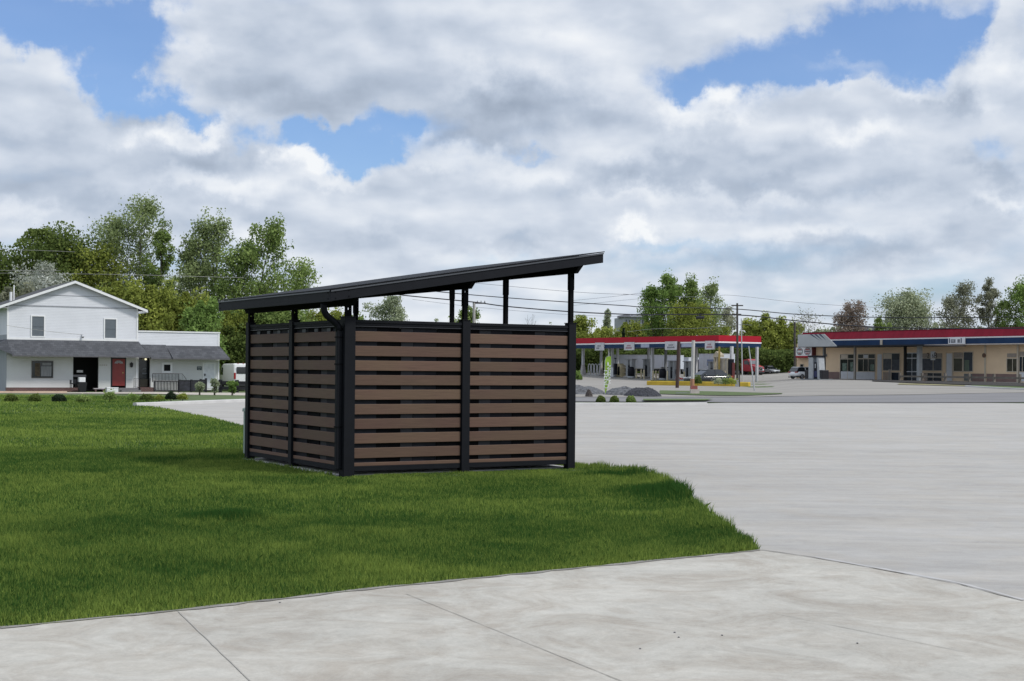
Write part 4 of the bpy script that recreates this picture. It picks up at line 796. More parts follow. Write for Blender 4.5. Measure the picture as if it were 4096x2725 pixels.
for k in range(4):
    a = sq(2440 + k * 190, 900)[0]
    if a + 2.2 < SLn: mb = MB(); mb.box(a + .5, a + 2.0, -.05, -.002, .9, 2.6); mb.build('window', M_glassb, SHOP)
(xa, za), (xb, zb) = sq(2298, 818), sq(2310, 1108); MB().box(xa, xb, -.14, -.001, zb, zB0 - .1).build('pilaster', M_tanf, SHOP)
for (x, y, r_, m) in ((1987, 857, 22, mat('rust_disc', (.10, .055, .035), .6, var=.5, vscale=4)), (489, 857, 12, M_greyd)):
    (x0, z0) = sq(x, y); rr = abs(sq(x + r_, y)[0] - x0); mb = MB(); mb.tube([(x0, -.16, z0), (x0, -.09, z0)], rr * .75, 14); mb.build('wall_disc', m, SHOP)
# sign board with two oval emblems
(xa, za), (xb, zb) = sq(224, 780), sq(388, 880); mb = MB(); mb.box(xa, xb, -.45, -.002, zb, za); SB = mb.build('sign_board', mat('dark_red_case', (.09, .010, .014), .5), SHOP)
(xc, zc), (xd, zd) = sq(228, 782), sq(376, 862); MB().box(xc, xd, -.47, -.451, zd, za - .03).build('sign_face', M_white, SB)
MB().box(xc, xd, -.47, -.451, zb + .03, zd - .01).build('sign_strip', M_red, SB)
for (x, y, ra, c1) in ((265, 820, 30, (.10, .16, .15)), (338, 820, 31, (.13, .12, .17))):
    (x0, z0) = sq(x, y); w = abs(sq(x + ra, y)[0] - x0); h_ = abs(sq(x, y + 36)[1] - z0)
    def oval(mb, sx, sz, y): mb.prism([(x0 + w * sx * math.cos(2 * math.pi * k / 20), y, z0 + h_ * sz * math.sin(2 * math.pi * k / 20)) for k in range(20)], (0, .004, 0))
    mb = MB(); oval(mb, 1, 1, -.476); mb.m = 1; oval(mb, .82, .82, -.481); mb.m = 2; mb.box(x0 - w * .75, x0 + w * .75, -.487, -.482, z0 - .12 * h_, z0 + .10 * h_); mb.m = 3; mb.box(x0 - w * .5, x0 + w * .5, -.487, -.482, z0 + .35 * h_, z0 + .6 * h_); mb.box(x0 - w * .4, x0 + w * .4, -.487, -.482, z0 - .65 * h_, z0 - .45 * h_)
    mb.build('emblem', [mat('emblem_rim%d' % x, c1, .5), mat('emblem_field%d' % x, (.38, .42, .42) if x < 300 else (.60, .56, .58), .5), M_white if x < 300 else mat('emblem_navy', (.04, .04, .08), .5), mat('emblem_red', (.35, .05, .05), .5)], SB)
# small side window by the white car
bay((242, 942), (270, 1040), [((242, 942), (270, 1040), M_void)], (), ())
# ------------------------------------------------------------------ canopy before the shop
SC2 = thing('shop_canopy', 'flat canopy with a grey slanted end fascia on slim columns before the shop', 'canopy', SHOP.location, S.rz)
OC = 7.0
(xa, za), (xb, zb) = sq(222, 762, OC), sq(1412, 781, OC); zc = (za + zb) / 2; (xe, ze) = sq(220, 660, OC)
MB().box(xa, xb, -OC, -OUT - .3, zc, zc + .10).build('slab', mat('canopy_soffit', (.045, .045, .05), .7), SC2)
MB().box(xa, xb, -OC - .03, -OC - .001, zc - .02, zc + .12).build('edge', mat('canopy_edge', (.018, .02, .024), .7, spec=.2), SC2)
xt, xt2 = sq(470, 660, OC)[0], sq(592, 762, OC)[0]
EF = MB().prism([(xa - .05, -OC - .06, zc + .02), (xt2, -OC - .06, zc + .02), (xt, -OC - .06, ze), (xa - .05, -OC - .06, ze)], (0, .05, 0)).build('end_fascia', mat('grey_white_fascia', (.40, .42, .43), .55, var=.10, vscale=.6), SC2)
for (a, b) in ((332, 420), (375, 445), (415, 480)):
    (p0, q0), (p1, q1) = sq(a, 658, OC), sq(b + 8, 715, OC); MB().prism([(p0, -OC - .066, ze - .01), (p0 + .38, -OC - .066, ze - .01), (p1, -OC - .066, q1)], (0, .005, 0)).build('slash', mat('navy_slash', (.02, .04, .09), .5), EF)
for (x, yb, out, w, m) in ((466, 1100, 4.6, .12, M_greyd), (757, 1120, 5.4, .10, mat('tan_grey_column', (.26, .24, .21), .6)), (1232, 1148, 5.6, .11, M_void), (1368, 1145, 5.4, .19, mat('grey_column_pale', (.27, .29, .30), .6))):
    k = sq(x, 900, out)[0]; MB().box(k - w, k + w, -out - w, -out + w, terr(*at(3100 + x * .42257, 150)[:2]) - SZ - .3, zc - .001).build('column', m, SC2)
# ------------------------------------------------------------------ big canopy over the pumps
def r6(x, y): return 2280 + x * .38265, 1060 + y * .38265
CA = P(*r6(1555, 735), 158.0); CB = P(*r6(30, 778), 183.5); CE = P(*r6(1993, 742), 162.6)
CZ = terr(CA.x, CA.y)
C = Wall((CB.x, CB.y), (CA.x, CA.y), CZ)
def cq(x, y, out=0.0): return C.q(*r6(x, y), out)
CAN = thing('pump_canopy', 'long flat red white and blue canopy on white columns over the fuel pumps', 'canopy', (CB.x, CB.y, CZ), C.rz)
zt_, zr_, zw_, zb_ = cq(1550, 735)[1], cq(1550, 800)[1], cq(1550, 815)[1], cq(1550, 857)[1]
WD = 6.2; CL = C.L
MB().box(-4, CL, .02, WD, zb_ + .08, zt_ - .12).build('deck', mat('deck_grey', (.25, .26, .28), .7), CAN)
def cfas(nm, z0, z1, m, e):
    MB().box(-4, CL + e, -e, .019, z0, z1).build(nm, m, CAN); MB().box(CL - .02, CL + e, .02, WD, z0, z1).build(nm, m, CAN); MB().box(-4, CL + e, WD + .001, WD + e, z0, z1).build(nm, m, CAN)
cfas('red_fascia', zr_, zt_, M_red, .06); cfas('white_stripe', zw_, zr_ - .001, M_white, .09); cfas('blue_fascia', zb_, zw_ - .001, M_blue, .05)
for (a, b, txt) in ((275, 366, 'SELF'), (580, 682, 'FULL SERVE'), (1008, 1135, 'DIESEL'), (1425, 1523, 'SELF SERVE')):
    (xa, za), (xb, zb) = cq(a, 818), cq(b, 862); zc0, zc1 = zb_ + .05, zr_ - .02; zc0 = zw_ - .75; zc1 = zr_ + .08
    s_ = MB().box(xa, xb, -.22, -.095, zc0, zc1).build('service_sign', mat('service_sign_face', (.55, .55, .58), .5, var=.12, vscale=2), CAN)
    mb = MB(); w = xb - xa
    for k in range(9 if len(txt) > 4 else 5): mb.box(xa + w * (.18 + .07 * k), xa + w * (.23 + .07 * k), -.226, -.221, zc0 + .18, zc0 + .36 + .05 * (k % 2))
    for k in range(5): mb.box(xa + w * (.30 + .08 * k), xa + w * (.35 + .08 * k), -.226, -.221, zc0 + .48, zc0 + .66)
    mb.build('sign_mark', mat('sign_mark_%s' % ('red' if 'SERVE' in txt else 'grey'), (.30, .10, .12) if 'SERVE' in txt else (.12, .13, .15), .6), s_)
for (a, b) in ((745, 832), (1170, 1275)):
    (xa, _), (xb, _) = cq(a, 830), cq(b, 830); MB().box(xa, xb, -.07, -.0505, zb_ + .02, zw_ - .02).build('logo_panel', mat('pale_blue_panel', (.36, .40, .52), .5), CAN)
M_col = mat('column_white', (.52, .53, .55), .55, var=.08)
def ccol(x, out, w=.16, m=M_col, sleeve=None):
    k = cq(x, 1000, out)[0]; X = C.o[0] + k * C.a[0] + out * C.a[1]; Y = C.o[1] + k * C.a[1] - out * C.a[0]
    c_ = MB().box(k - w, k + w, -out - w, -out + w, terr(X, Y) - CZ - .05, zb_ + .079).build('column', m, CAN)
    if sleeve: MB().ring([[(k - s, -out - s, z) , (k + s, -out - s, z), (k + s, -out + s, z), (k - s, -out + s, z)] for s, z in ((w * 2.0, 0), (w * 1.8, 1.0), (w * 1.05, 1.9))]).build('sleeve', mat('column_sleeve', (.40, .38, .37), .7), c_)
for (x, out, s) in ((137, -1.4, 1), (440, -1.4, 0), (860, -1.4, 0), (1690, -1.2, 0)): ccol(x, out, .15, sleeve=s)
for (x, out, s) in ((325, -5.3, 1), (497, -5.3, 0), (820, -5.3, 0), (1320, -5.3, 0), (1955, -5.4, 0), (1140, -4.6, 0), (1000, -5.3, 0)): ccol(x, out, .13, M_col if x not in (1000,) else M_greyd, s)
k = cq(400, 880, -.6)[0]; k2 = cq(437, 900, -1.2)[0]; MB().tube([(k - .3, .5, zb_ + .1), (k + .2, .5, zb_ - .05), (k2 - .2, .9, zb_ - .35), (k2 - .2, .95, .3)], .10, 8).build('downpipe', M_white, CAN)
# pumps, bins, islands under the canopy
M_pump = mat('pump_grey', (.36, .38, .40), .5, var=.12); M_pumpd = mat('pump_dark', (.010, .011, .017), .6, spec=.2); M_cream = mat('cream_bollard', (.58, .50, .32), .6, var=.12); M_crm2 = mat('tan_cabinet', (.42, .37, .28), .7, var=.15)
def cpos(x, out):
    k = cq(x, 1000, out)[0]; X = C.o[0] + k * C.a[0] + out * C.a[1]; Y = C.o[1] + k * C.a[1] - out * C.a[0]; return (X, Y, terr(X, Y) + .05)
def pump(x, out, label, dup_of=None, rz=C.rz):
    if dup_of: return dup(dup_of, cpos(x, out), rz, label, 'fuel pumps under the long canopy')
    t = thing('fuel_pump', label, 'fuel pump', cpos(x, out), rz, 'fuel pumps under the long canopy')
    MB().box(-.75, .75, -.6, .6, 0, .15).build('island', M_kerb, t, bevel=.03)
    MB().box(-.62, -.22, -.3, .3, .151, 2.25).build('side_panel', M_pump, t, bevel=.02); MB().box(.22, .62, -.3, .3, .151, 2.25).build('side_panel', M_pump, t, bevel=.02)
    MB().box(-.219, .219, -.26, .26, .151, 1.55).build('cabinet', M_pumpd, t); MB().box(-.78, .78, -.38, .38, 2.251, 2.36).build('top', M_pump, t, bevel=.02)
    MB().box(-.16, .16, -.275, -.261, 1.05, 1.35).build('display', M_glassb, t)
    for s in (-1, 1): MB().tube([(s * .64, -.1, 1.3), (s * .75, -.12, .9), (s * .74, -.12, .45), (s * .66, -.1, .75), (s * .64, -.1, 1.15)], .025, 6).build('hose', M_void, t)
    return t
PUMP = pump(635, -2.2, 'grey fuel pump nearest the green flag, dark cabinet between two pale sides')
pump(815, -4.2, 'fuel pump beside the middle canopy column, seen against the white trailer', PUMP); pump(1080, -3.4, 'wide grey fuel pump just left of the brown pole', PUMP)
pump(1245, -3.6, 'tall pale fuel pump between the brown pole and the white lamp pole', PUMP); pump(1500, -3.4, 'fuel pump behind the black car at the right end of the canopy', PUMP)
def bollard(x, out, lab, h=1.15): 
    p = cpos(x, out); o = MB().tube([(0, 0, 0), (0, 0, h - .08), (0, 0, h)], [.09, .09, .03], 8).build('bollard', M_cream); o.location = p; tag(o, lab, 'bollard', 'cream bollards between the fuel pumps')
for i, (x, out) in enumerate(((695, -1.6), (745, -2.0), (775, -1.6), (870, -1.0), (900, -1.5), (935, -1.8), (985, -1.6), (1020, -1.2), (1195, -2.0), (1120, -1.6))): bollard(x, out, 'cream bollard guarding the fuel pumps under the canopy')
t = thing('cabinet', 'cream rounded cabinet beside the white downpipe under the canopy', 'cabinet', cpos(530, -2.0), C.rz)
MB().ring([[(.5 * math.cos(a) * s, y, 1.15 + .55 * math.sin(a) * s) if math.sin(a) >= -.01 else (.5 * math.cos(a) * s, y, 0) for a in [math.pi * k / 10 for k in range(11)] + [math.pi * 1.01, math.pi * 1.99]] for y, s in ((-.3, 1), (.3, 1))]).build('shell', M_cream, t); MB().box(-.2, .2, -.31, -.301, .2, 1.3).build('opening', M_void, t)
t = thing('cabinet', 'low tan shelf unit between the cream cabinet and the first fuel pump', 'shelf', cpos(585, -2.2), C.rz)
for z in (.05, .55, 1.2): MB().box(-.45, .45, -.25, .25, z, z + .08).build('shelf', M_crm2, t)
for x in (-.45, .37): MB().box(x, x + .08, -.25, .25, .0, 1.5).build('upright', M_crm2, t)
t = thing('vending_box', 'white box with a dark panel at the foot of the white downpipe', 'box', cpos(452, -1.0), C.rz); MB().box(-.32, .32, -.25, .25, 0, 1.25).build('body', M_col, t, bevel=.03); MB().box(.34, .66, -.2, .2, .3, 1.7).build('dark_panel', M_pumpd, t); MB().tube([(.45, 0, 1.7), (.45, 0, 2.3)], .04, 6).build('pipe', M_pumpd, t); MB().tube([(.45, 0, 2.3), (.45, 0, 2.42)], .16, 10).build('head', M_pumpd, t)
for x in (640, 970): 
    t = thing('trash_bin', 'dark rounded bin in front of the pump nearest the green flag' if x == 640 else 'dark bin between the cream bollards near the middle of the canopy', 'bin', cpos(x, -1.2), C.rz); MB().tube([(0, 0, 0), (0, 0, 1.1), (0, 0, 1.35), (0, 0, 1.45)], [.42, .45, .35, .12], 12).build('body', M_pumpd, t, smooth=True); MB().tube([(0, 0, .05), (0, 0, .25)], .46, 12).build('base_ring', M_pump, t)
# looped bicycle rack
t = thing('bike_rack', 'white wire rack of tall loops left of the green flag', 'bike rack', cpos(240, -1.2), C.rz)
for k in range(4):
    xo = -1.1 + .72 * k; pts = [(xo, 0, 0), (xo + .06, 0, .8)] + [(xo + .3 - .26 * math.cos(a), 0, 1.15 + .32 * math.sin(a)) for a in [math.pi * j / 8 for j in range(9)]] + [(xo + .54, 0, .8), (xo + .3 + .05 * (k % 2), 0, 0)]
    MB().tube(pts, .045, 6).build('loop', M_col, t)
for k in range(3): xo = -.75 + .72 * k; MB().tube([(xo, .1, 0), (xo + .12, .1, .7), (xo + .3, .1, 1.2), (xo + .02, .1, .75), (xo - .1, .1, 0)], .03, 5).build('loop', M_crm2, t)
MB().box(-1.3, 1.6, -.15, .25, -.02, .06).build('base', M_kerb, t)
# tan wooden frame at the island's end
t = thing('timber_shelter', 'tan weathered frame of posts at the right end of the long canopy', 'shelter', cpos(1600, -.2), C.rz)
for x in (-1.4, -.9, .35, .9): MB().box(x - .09, x + .09, -.15, .1, 0, 3.0 if x < -.5 else 2.7).build('post', M_crm2, t)
MB().prism([(-1.5, -.3, 2.9), (-.9, -.3, 3.5), (-.2, -.3, 3.1), (-.2, -.3, 2.8), (-1.5, -.3, 2.8)], (0, .6, 0)).build('top_board', M_crm2, t); MB().box(-.7, .8, -.1, .0, 1.3, 2.7).build('panel', mat('tan_grey_panel', (.33, .30, .26), .8, var=.15), t); MB().box(1.0, 1.55, -.1, .3, .3, 2.6).build('machine', M_pumpd, t); MB().box(1.6, 1.72, -.05, .3, .4, 2.2).build('machine', mat('machine_maroon', (.10, .02, .02), .6), t)
t = MB().box(-.1, .1, -.1, .1, 0, 4.0).build('post', mat('ochre_post', (.30, .22, .06), .7)); t.location = cpos(1560, .1); tag(t, 'ochre square post at the near corner of the long canopy', 'post')
# yellow kerbed island
M_yel = mat('yellow_kerb', (.52, .36, .035), .7, var=.18, vscale=1.5)
i0, i1 = G(*r6(800, 1262), -.08), G(*r6(1850, 1278), -.08)
a = Vector(i0); b = Vector(i1); L_ = (b - a).length
t = thing('kerb_island', 'long yellow painted kerb island before the pump canopy', 'kerb island', (*i0, terr(*i0)), math.atan2(b.y - a.y, b.x - a.x))
MB().prism([(0, 0, 0), (L_ - 1.2, 0, 0), (L_, .5, 0), (L_, 1.2, 0), (L_ - 1.2, 1.8, 0), (0, 1.8, 0)], (0, 0, .42)).build('kerb', M_yel, t, bevel=.05); MB().box(.3, L_ - 1.4, .25, 1.6, .421, .47).build('soil', M_soil, t)
# big pump on its own before the shop
def spos(x, y, D): p = at(r7(x, y)[0], D); return p
p = spos(395, 1130, 137); t = thing('fuel_pump', 'tall grey fuel pump with dark sides standing alone before the shop', 'fuel pump', (p[0], p[1], p[2] + .03), S.rz)
sc_ = 1.0
MB().box(-1.3, 1.35, -.9, .9, 0, .12).build('island', M_greyd, t); MB().box(-.72, -.05, -.45, .35, .121, 2.25).build('side_panel', M_pump, t, bevel=.03)
MB().prism([(.60, -.4, .121), (1.0, -.4, .121), (.72, -.4, 2.25), (.45, -.4, 2.25)], (0, .7, 0)).build('side_panel', M_pump, t); MB().box(-.049, .62, -.3, .3, .121, 1.75).build('cabinet', M_pumpd, t); MB().box(-.049, .6, -.32, .3, .3, .9).build('door_panel', mat('pump_blue', (.02, .025, .09), .5), t)
MB().box(-.049, .5, -.25, .3, 1.751, 2.25).build('display', mat('pump_glass', (.14, .16, .19), .2), t); MB().box(-.75, .80, -.5, .4, 2.251, 2.42).build('top', M_pumpd, t); MB().box(-.95, -.74, -.3, .3, 2.2, 2.38).build('top_light', M_wpanel, t)
for x in (-1.05, 1.15): MB().box(x - .3, x + .2, -.4, .4, .121, 1.0).build('bin', M_blackp, t, bevel=.05)
MB().tube([(-1.3, -.3, .9), (-1.2, -.3, 1.15), (-.9, -.3, 1.2), (-.7, -.3, 1.0)], .03, 6).build('hose', M_void, t)
MB().box(.1, .2, -.32, -.301, 1.2, 1.6).build('sticker', M_wpanel, t)
# timber rail fence along the shop front
a, b = Vector(at(3600, 134)), Vector(at(4300, 117))
t = thing('rail_fence', 'low weathered timber rail fence along the pavement before the shop', 'fence', a, math.atan2(b.y - a.y, b.x - a.x)); L_ = (b.xy - a.xy).length; M_tim = mat('weathered_timber', (.15, .135, .115), .9, var=.25, vscale=2)
n = 7
for k in range(n + 1):
    x = L_ * k / n; X, Y = a.x + (b.x - a.x) * k / n, a.y + (b.y - a.y) * k / n; MB().box(x - .08, x + .08, -.1, .1, terr(X, Y) - a.z - .1, terr(X, Y) - a.z + .85).build('post', M_tim, t)
    if k < n:
        X2, Y2 = a.x + (b.x - a.x) * (k + 1) / n, a.y + (b.y - a.y) * (k + 1) / n; dz0, dz1 = terr(X, Y) - a.z, terr(X2, Y2) - a.z; x2 = L_ * (k + 1) / n
        for h_, hh in ((.42, .16),): MB().prism([(x + .081, -.04, dz0 + h_), (x2 - .081, -.04, dz1 + h_), (x2 - .081, -.04, dz1 + h_ + hh), (x + .081, -.04, dz0 + h_ + hh)], (0, .08, 0)).build('rail', M_tim, t)
a2, b2 = Vector(at(3490, 140)), Vector(at(3585, 137)); 
for i, (px, D) in enumerate(((3558, 137),)):
    q = at(px, D); o = MB().box(-.09, .09, -.09, .09, -.1, 1.15).build('timber_post', M_tim); o.location = q; tag(o, 'single short timber post left of the dark canopy column', 'post')
# ------------------------------------------------------------------ trees and shrubs
M_bark = mat('bark', (.075, .062, .050), .9, var=.3, vscale=3, stretch=(6, 6, .6))
M_barkg = mat('pale_bark', (.16, .15, .135), .9, var=.3, vscale=3, stretch=(6, 6, .6))
LEAF = {
 'dark':   ((0.073, 0.112, 0.033), (0.237, 0.300, 0.088)),
 'olive':  ((0.144, 0.181, 0.040), (0.450, 0.500, 0.119)),
 'mid':    ((0.112, 0.175, 0.053), (0.375, 0.475, 0.156)),
 'poplar': ((0.150, 0.200, 0.088), (0.425, 0.500, 0.225)),
 'bright': ((.120, .200, .050), (.330, .460, .140)),
 'pale':   ((0.231, 0.275, 0.175), (0.575, 0.620, 0.413)),
 'yellow': ((0.188, 0.237, 0.053), (0.575, 0.620, 0.156)),
 'grey':   ((0.188, 0.200, 0.138), (0.413, 0.425, 0.300)),
 'blossom': ((.20, .23, .16), (.80, .82, .76)),
 'spruce': ((.020, .034, .022), (.060, .090, .048)),
 'red':    ((0.188, 0.150, 0.125), (0.413, 0.338, 0.269)),
}
def leaf_quads(cent, size, r, flat=.0):
    m = len(cent); a = r.normal(size=(m, 3)); a[:, 2] += flat; a /= np.linalg.norm(a, axis=1)[:, None]; b = np.cross(a, r.normal(size=(m, 3))); b /= np.linalg.norm(b, axis=1)[:, None] + 1e-9; c = np.cross(a, b)
    s = size * (.6 + .8 * r.random(m))[:, None]; l = s * (.8 + .7 * r.random(m))[:, None]
    return np.stack([cent - b * s * .5, cent + c * l * .32, cent + b * s * .55, cent - c * l * .35], 1).reshape(-1, 3)
def tree(name, label, px, D, top, halfw, leaf, n, size=.26, trunk=.30, shape='oval', seed=1, group=None, bark=None, limbs=9, stems=1, lean=0.0, tone=0.0, up=1.0, gap=1.0, z=None, cat='tree', fill=0.0, low=0.0):
    """A tree grown to its own height: stems, limbs and twigs, leaves in puffs round the twig ends. top = photo row of its tip, halfw = half width there in pixels."""
    X, Y, Z = at(px, D); r = np.random.default_rng(seed); H = P(px, top, D).z - Z; R = halfw * D / F
    t = thing(name, label, cat, (X, Y, Z), 0, group); mb = MB(); tips = []; wts = []
    def env(s):                                          # crown half width at height fraction s
        q = (s - trunk) / max(.01, 1 - trunk)
        if shape == 'cone': return max(.05, 1 - q) * min(1, .35 + q * 4)
        if shape == 'poplar': return math.sin(math.pi * min(1, max(.0, q * .86 + .14))) ** .75
        if shape == 'vase': return .35 + .75 * q if q < .75 else .9 - (q - .75) * 1.6
        if shape == 'bush': return max(.12, 1 - max(0, q - .3) ** 2 * 1.9) if q > 0 else .8
        return max(.10, math.sin(math.pi * min(1, max(0, q * .9 + .08))) ** .6)
    for st in range(stems):
        off = 0 if stems == 1 else (st / (stems - 1) - .5) * 2; hs = H * (1 if stems == 1 else (.72 + .28 * r.random() if st != stems // 2 else 1)); base = np.array([off * R * .10, r.normal() * R * .08, 0.0])
        pts = [base]; k = 7
        for i in range(1, k + 1):
            s = i / k; pts.append(base + np.array([(off * R * .42 * s + r.normal() * R * .035 + lean * R * s * s), r.normal() * R * .05, hs * .93 * s]))
        r0 = max(.05, H * .012) / (1 + .25 * (stems - 1)); mb.tube(pts, [r0 * (1 - .85 * i / k) for i in range(k + 1)], 6, cap=False)
        P_ = np.array(pts)
        def on(s): 
            f = s * k / .93; i = min(k - 1, int(f)); return P_[i] + (P_[i + 1] - P_[i]) * min(1, f - i)
        for li in range(limbs):
            s = max(low, trunk) * .9 + (.93 - max(low, trunk) * .9) * ((li + r.random() * .8) / limbs); s = min(.93, s); o = on(s); az = li * 2.4 + r.random() * 1.2 + st; L = R * env(min(.99, s + .10)) * (.75 + .45 * r.random()) / (1 if stems == 1 else 1.25)
            rise = up * (.55 + .5 * r.random()) * L
            if shape == 'cone': rise = -.05 * L
            tip = o + np.array([math.cos(az) * L, math.sin(az) * L, rise]); tip[2] = min(tip[2], H * (.76 + .22 * r.random())); m1 = o + (tip - o) * .5 + np.array([0, 0, -.06 * L]) + r.normal(size=3) * L * .05
            mb.tube([o, m1, tip], [r0 * .40 * (1 - s * .6), r0 * .26 * (1 - s * .6), r0 * .07], 5, cap=False)
            nt = 4
            for j in range(nt):
                q = .35 + .65 * (j + r.random() * .6) / nt; c0 = o + (tip - o) * q; d = r.normal(size=3); d[2] = abs(d[2]) * up * .9 if shape != 'cone' else d[2] * .3; d /= np.linalg.norm(d); c1 = c0 + d * L * (.22 + .22 * r.random())
                c1[2] = min(c1[2], H * .985); mb.tube([c0, c1], [r0 * .12, r0 * .04], 4, cap=False); tips.append(c1); wts.append(1.0); tips.append((c0 + c1) / 2); wts.append(.55)
        tips.append(P_[-1] + np.array([0, 0, H * .03])); wts.append(.8); tips.append(P_[-2]); wts.append(.8)
    b_ = mb.build('trunk', bark or M_bark, t, smooth=True)
    if n:
        n = int(n * (1.45 if leaf in ('poplar', 'mid', 'pale', 'grey') else 1.7)); size = size * .70
        tp = np.array(tips); w = np.array(wts) * (.35 + 1.3 * r.random(len(tp)) ** gap); w /= w.sum(); idx = r.choice(len(tp), n, p=w); sg = R * .165 if shape != 'cone' else R * .10
        scale = (.6 + .8 * np.random.default_rng(seed + 9).random(len(tp)))[idx][:, None]; c = tp[idx] + np.clip(r.normal(size=(n, 3)), -1.55, 1.55) * sg * scale * np.array([1, 1, .95])
        if fill:
            m = int(n * fill); zz = trunk + (1 - trunk) * r.random(m); e = np.array([env(min(.99, q)) for q in zz]) * R * .9; a = r.random(m) * 2 * np.pi; rr = np.sqrt(r.random(m)) * e; c[:m] = np.stack([rr * np.cos(a), rr * np.sin(a), zz * H * .95], 1)
        c[:, 2] = np.clip(c[:, 2], .1, H); base_t = np.random.default_rng(seed + 5).random(len(tp))[idx]
        if fill: base_t[:m] = vnoise(c[:m, 0] + 500, c[:m, 2] + c[:m, 1] + 300, 2.2 / max(R, .5), seed)
        tint = np.clip(.15 + .6 * base_t + r.normal(0, .16, n) + tone, 0, 1)
        V = leaf_quads(c, size, r); V[:, 2] = np.maximum(V[:, 2], .02)
        np_mesh('crown', V, 4, leafmat('leaf_' + leaf, *LEAF[leaf], .45), tint, t)
    return t
# ---- left: the wood behind the white house
GL = 'trees behind the white house'
def tl(*a, **k): return tree('tree', *a, group=GL, **k)
tl('dense dark green tree rising left of the gable peak', 150, 126, 885, 175, 'dark', 15000, size=.34, trunk=.25, seed=11, limbs=16, stems=2, fill=.35)
tl('dark tree cut by the left edge of the view behind the house', -90, 124, 960, 190, 'dark', 9000, size=.34, trunk=.2, seed=12, limbs=12, fill=.3)
tl('thin greyish budding tree behind the dark one above the roof', 290, 138, 905, 150, 'grey', 4200, size=.24, trunk=.35, seed=13, limbs=18, up=1.4, stems=3, gap=1.3)
tl('olive tree directly behind the gable peak', 330, 128, 975, 150, 'olive', 9500, size=.32, trunk=.25, seed=14, limbs=14, stems=2, fill=.25, tone=-.1)
tl('white blossoming tree behind the left half of the roof', 170, 120, 1045, 125, 'blossom', 5200, size=.24, trunk=.3, seed=15, limbs=14, gap=1.4)
tl('tallest cottonwood with an open airy crown above the annex', 505, 130, 758, 128, 'poplar', 10500, size=.27, trunk=.33, shape='oval', seed=16, limbs=17, up=1.5, stems=2, bark=M_barkg, gap=1.1)
tl('slim upright cottonwood just right of the tallest one', 640, 128, 862, 62, 'mid', 5600, size=.28, trunk=.25, shape='poplar', seed=17, limbs=16, up=1.8)
tl('broad cottonwood with three upright heads left of the enclosure roof', 815, 130, 818, 118, 'poplar', 10500, size=.28, trunk=.22, shape='poplar', seed=18, limbs=17, up=1.7, stems=3, tone=-.05)
tl('wind-leaning green tree right of the broad cottonwood', 970, 128, 838, 122, 'mid', 11500, size=.29, trunk=.22, shape='poplar', seed=19, limbs=18, up=1.6, stems=2, lean=.55)
tl('lower leafy tree sloping down behind the left end of the enclosure roof', 1090, 132, 1030, 130, 'mid', 9500, size=.28, trunk=.2, seed=20, limbs=16, stems=2, lean=.3)
tl('small pale green tree whose crown ends above the roof edge', 1185, 138, 1120, 70, 'pale', 3000, size=.24, trunk=.3, seed=21, limbs=12)
tl('speckled silvery tree between the two cottonwood groups', 700, 140, 1010, 130, 'pale', 5200, size=.24, trunk=.25, seed=22, limbs=16, stems=2, gap=1.5, tone=.2)
for i, (px, D, top, hw, lf, lab) in enumerate(((470, 118, 1105, 110, 'olive', 'olive shrubby tree behind the right end of the gable'), (600, 117, 1120, 120, 'olive', 'yellowish olive tree above the low annex'), (740, 119, 1150, 110, 'olive', 'rounded olive tree between the annex and the bright green one'),
        (800, 116, 1185, 85, 'bright', 'bright green bushy tree above the end of the annex'), (905, 124, 1230, 100, 'olive', 'olive tree behind the white van'), (985, 125, 1180, 110, 'mid', 'green tree behind the far left post of the enclosure'), (1130, 124, 1205, 120, 'mid', 'leafy tree showing through the gap above the left wall panels'),
        (1290, 134, 1222, 105, 'olive', 'olive tree seen beneath the roof beside the downspout'), (1400, 150, 1246, 70, 'mid', 'low green tree seen just right of the corner riser'), (30, 116, 1130, 130, 'grey', 'brownish thin tree at the left edge above the roof'), (380, 121, 1130, 110, 'dark', 'dark green tree touching the roof slope'), (880, 123, 1290, 70, 'dark', 'dark evergreen bush over the roof of the van'), (970, 122, 1330, 60, 'dark', 'dark shrubby tree hugging the left side of the enclosure'), (-20, 119, 1240, 120, 'dark', 'dark tree low at the left edge'), (1040, 122, 1300, 70, 'dark', 'dark green tree hidden mostly by the left wall'))):
    tl(lab, px, D, top, hw, lf, 8500 if lf == 'olive' else 7000, size=.30, trunk=.06, shape='bush', seed=40 + i, limbs=14, stems=2, fill=.45)
tree('tree', 'windswept pale green tree seen beneath the roof right of the downspout', 1535, 165, 1186, 78, 'pale', 5200, size=.32, trunk=.18, seed=61, limbs=14, lean=.35, tone=-.15)
tree('tree', 'compact dark green tree beside the far concrete pole', 1868, 172, 1210, 66, 'mid', 5200, size=.30, trunk=.12, seed=62, limbs=14, fill=.3)
tree('tree', 'tiny pale treetop showing above the middle of the wall', 1745, 190, 1272, 26, 'pale', 900, size=.28, trunk=.3, seed=63, limbs=8)
tree('tree', 'leafless thin tree under the roof between two risers', 2125, 185, 1238, 30, 'grey', 0, trunk=.25, seed=64, limbs=16, up=2.0, stems=3, bark=M_barkg)
tree('tree', 'tiny treetop just left of the right-hand riser', 2200, 190, 1286, 14, 'pale', 400, size=.28, seed=65, limbs=6)
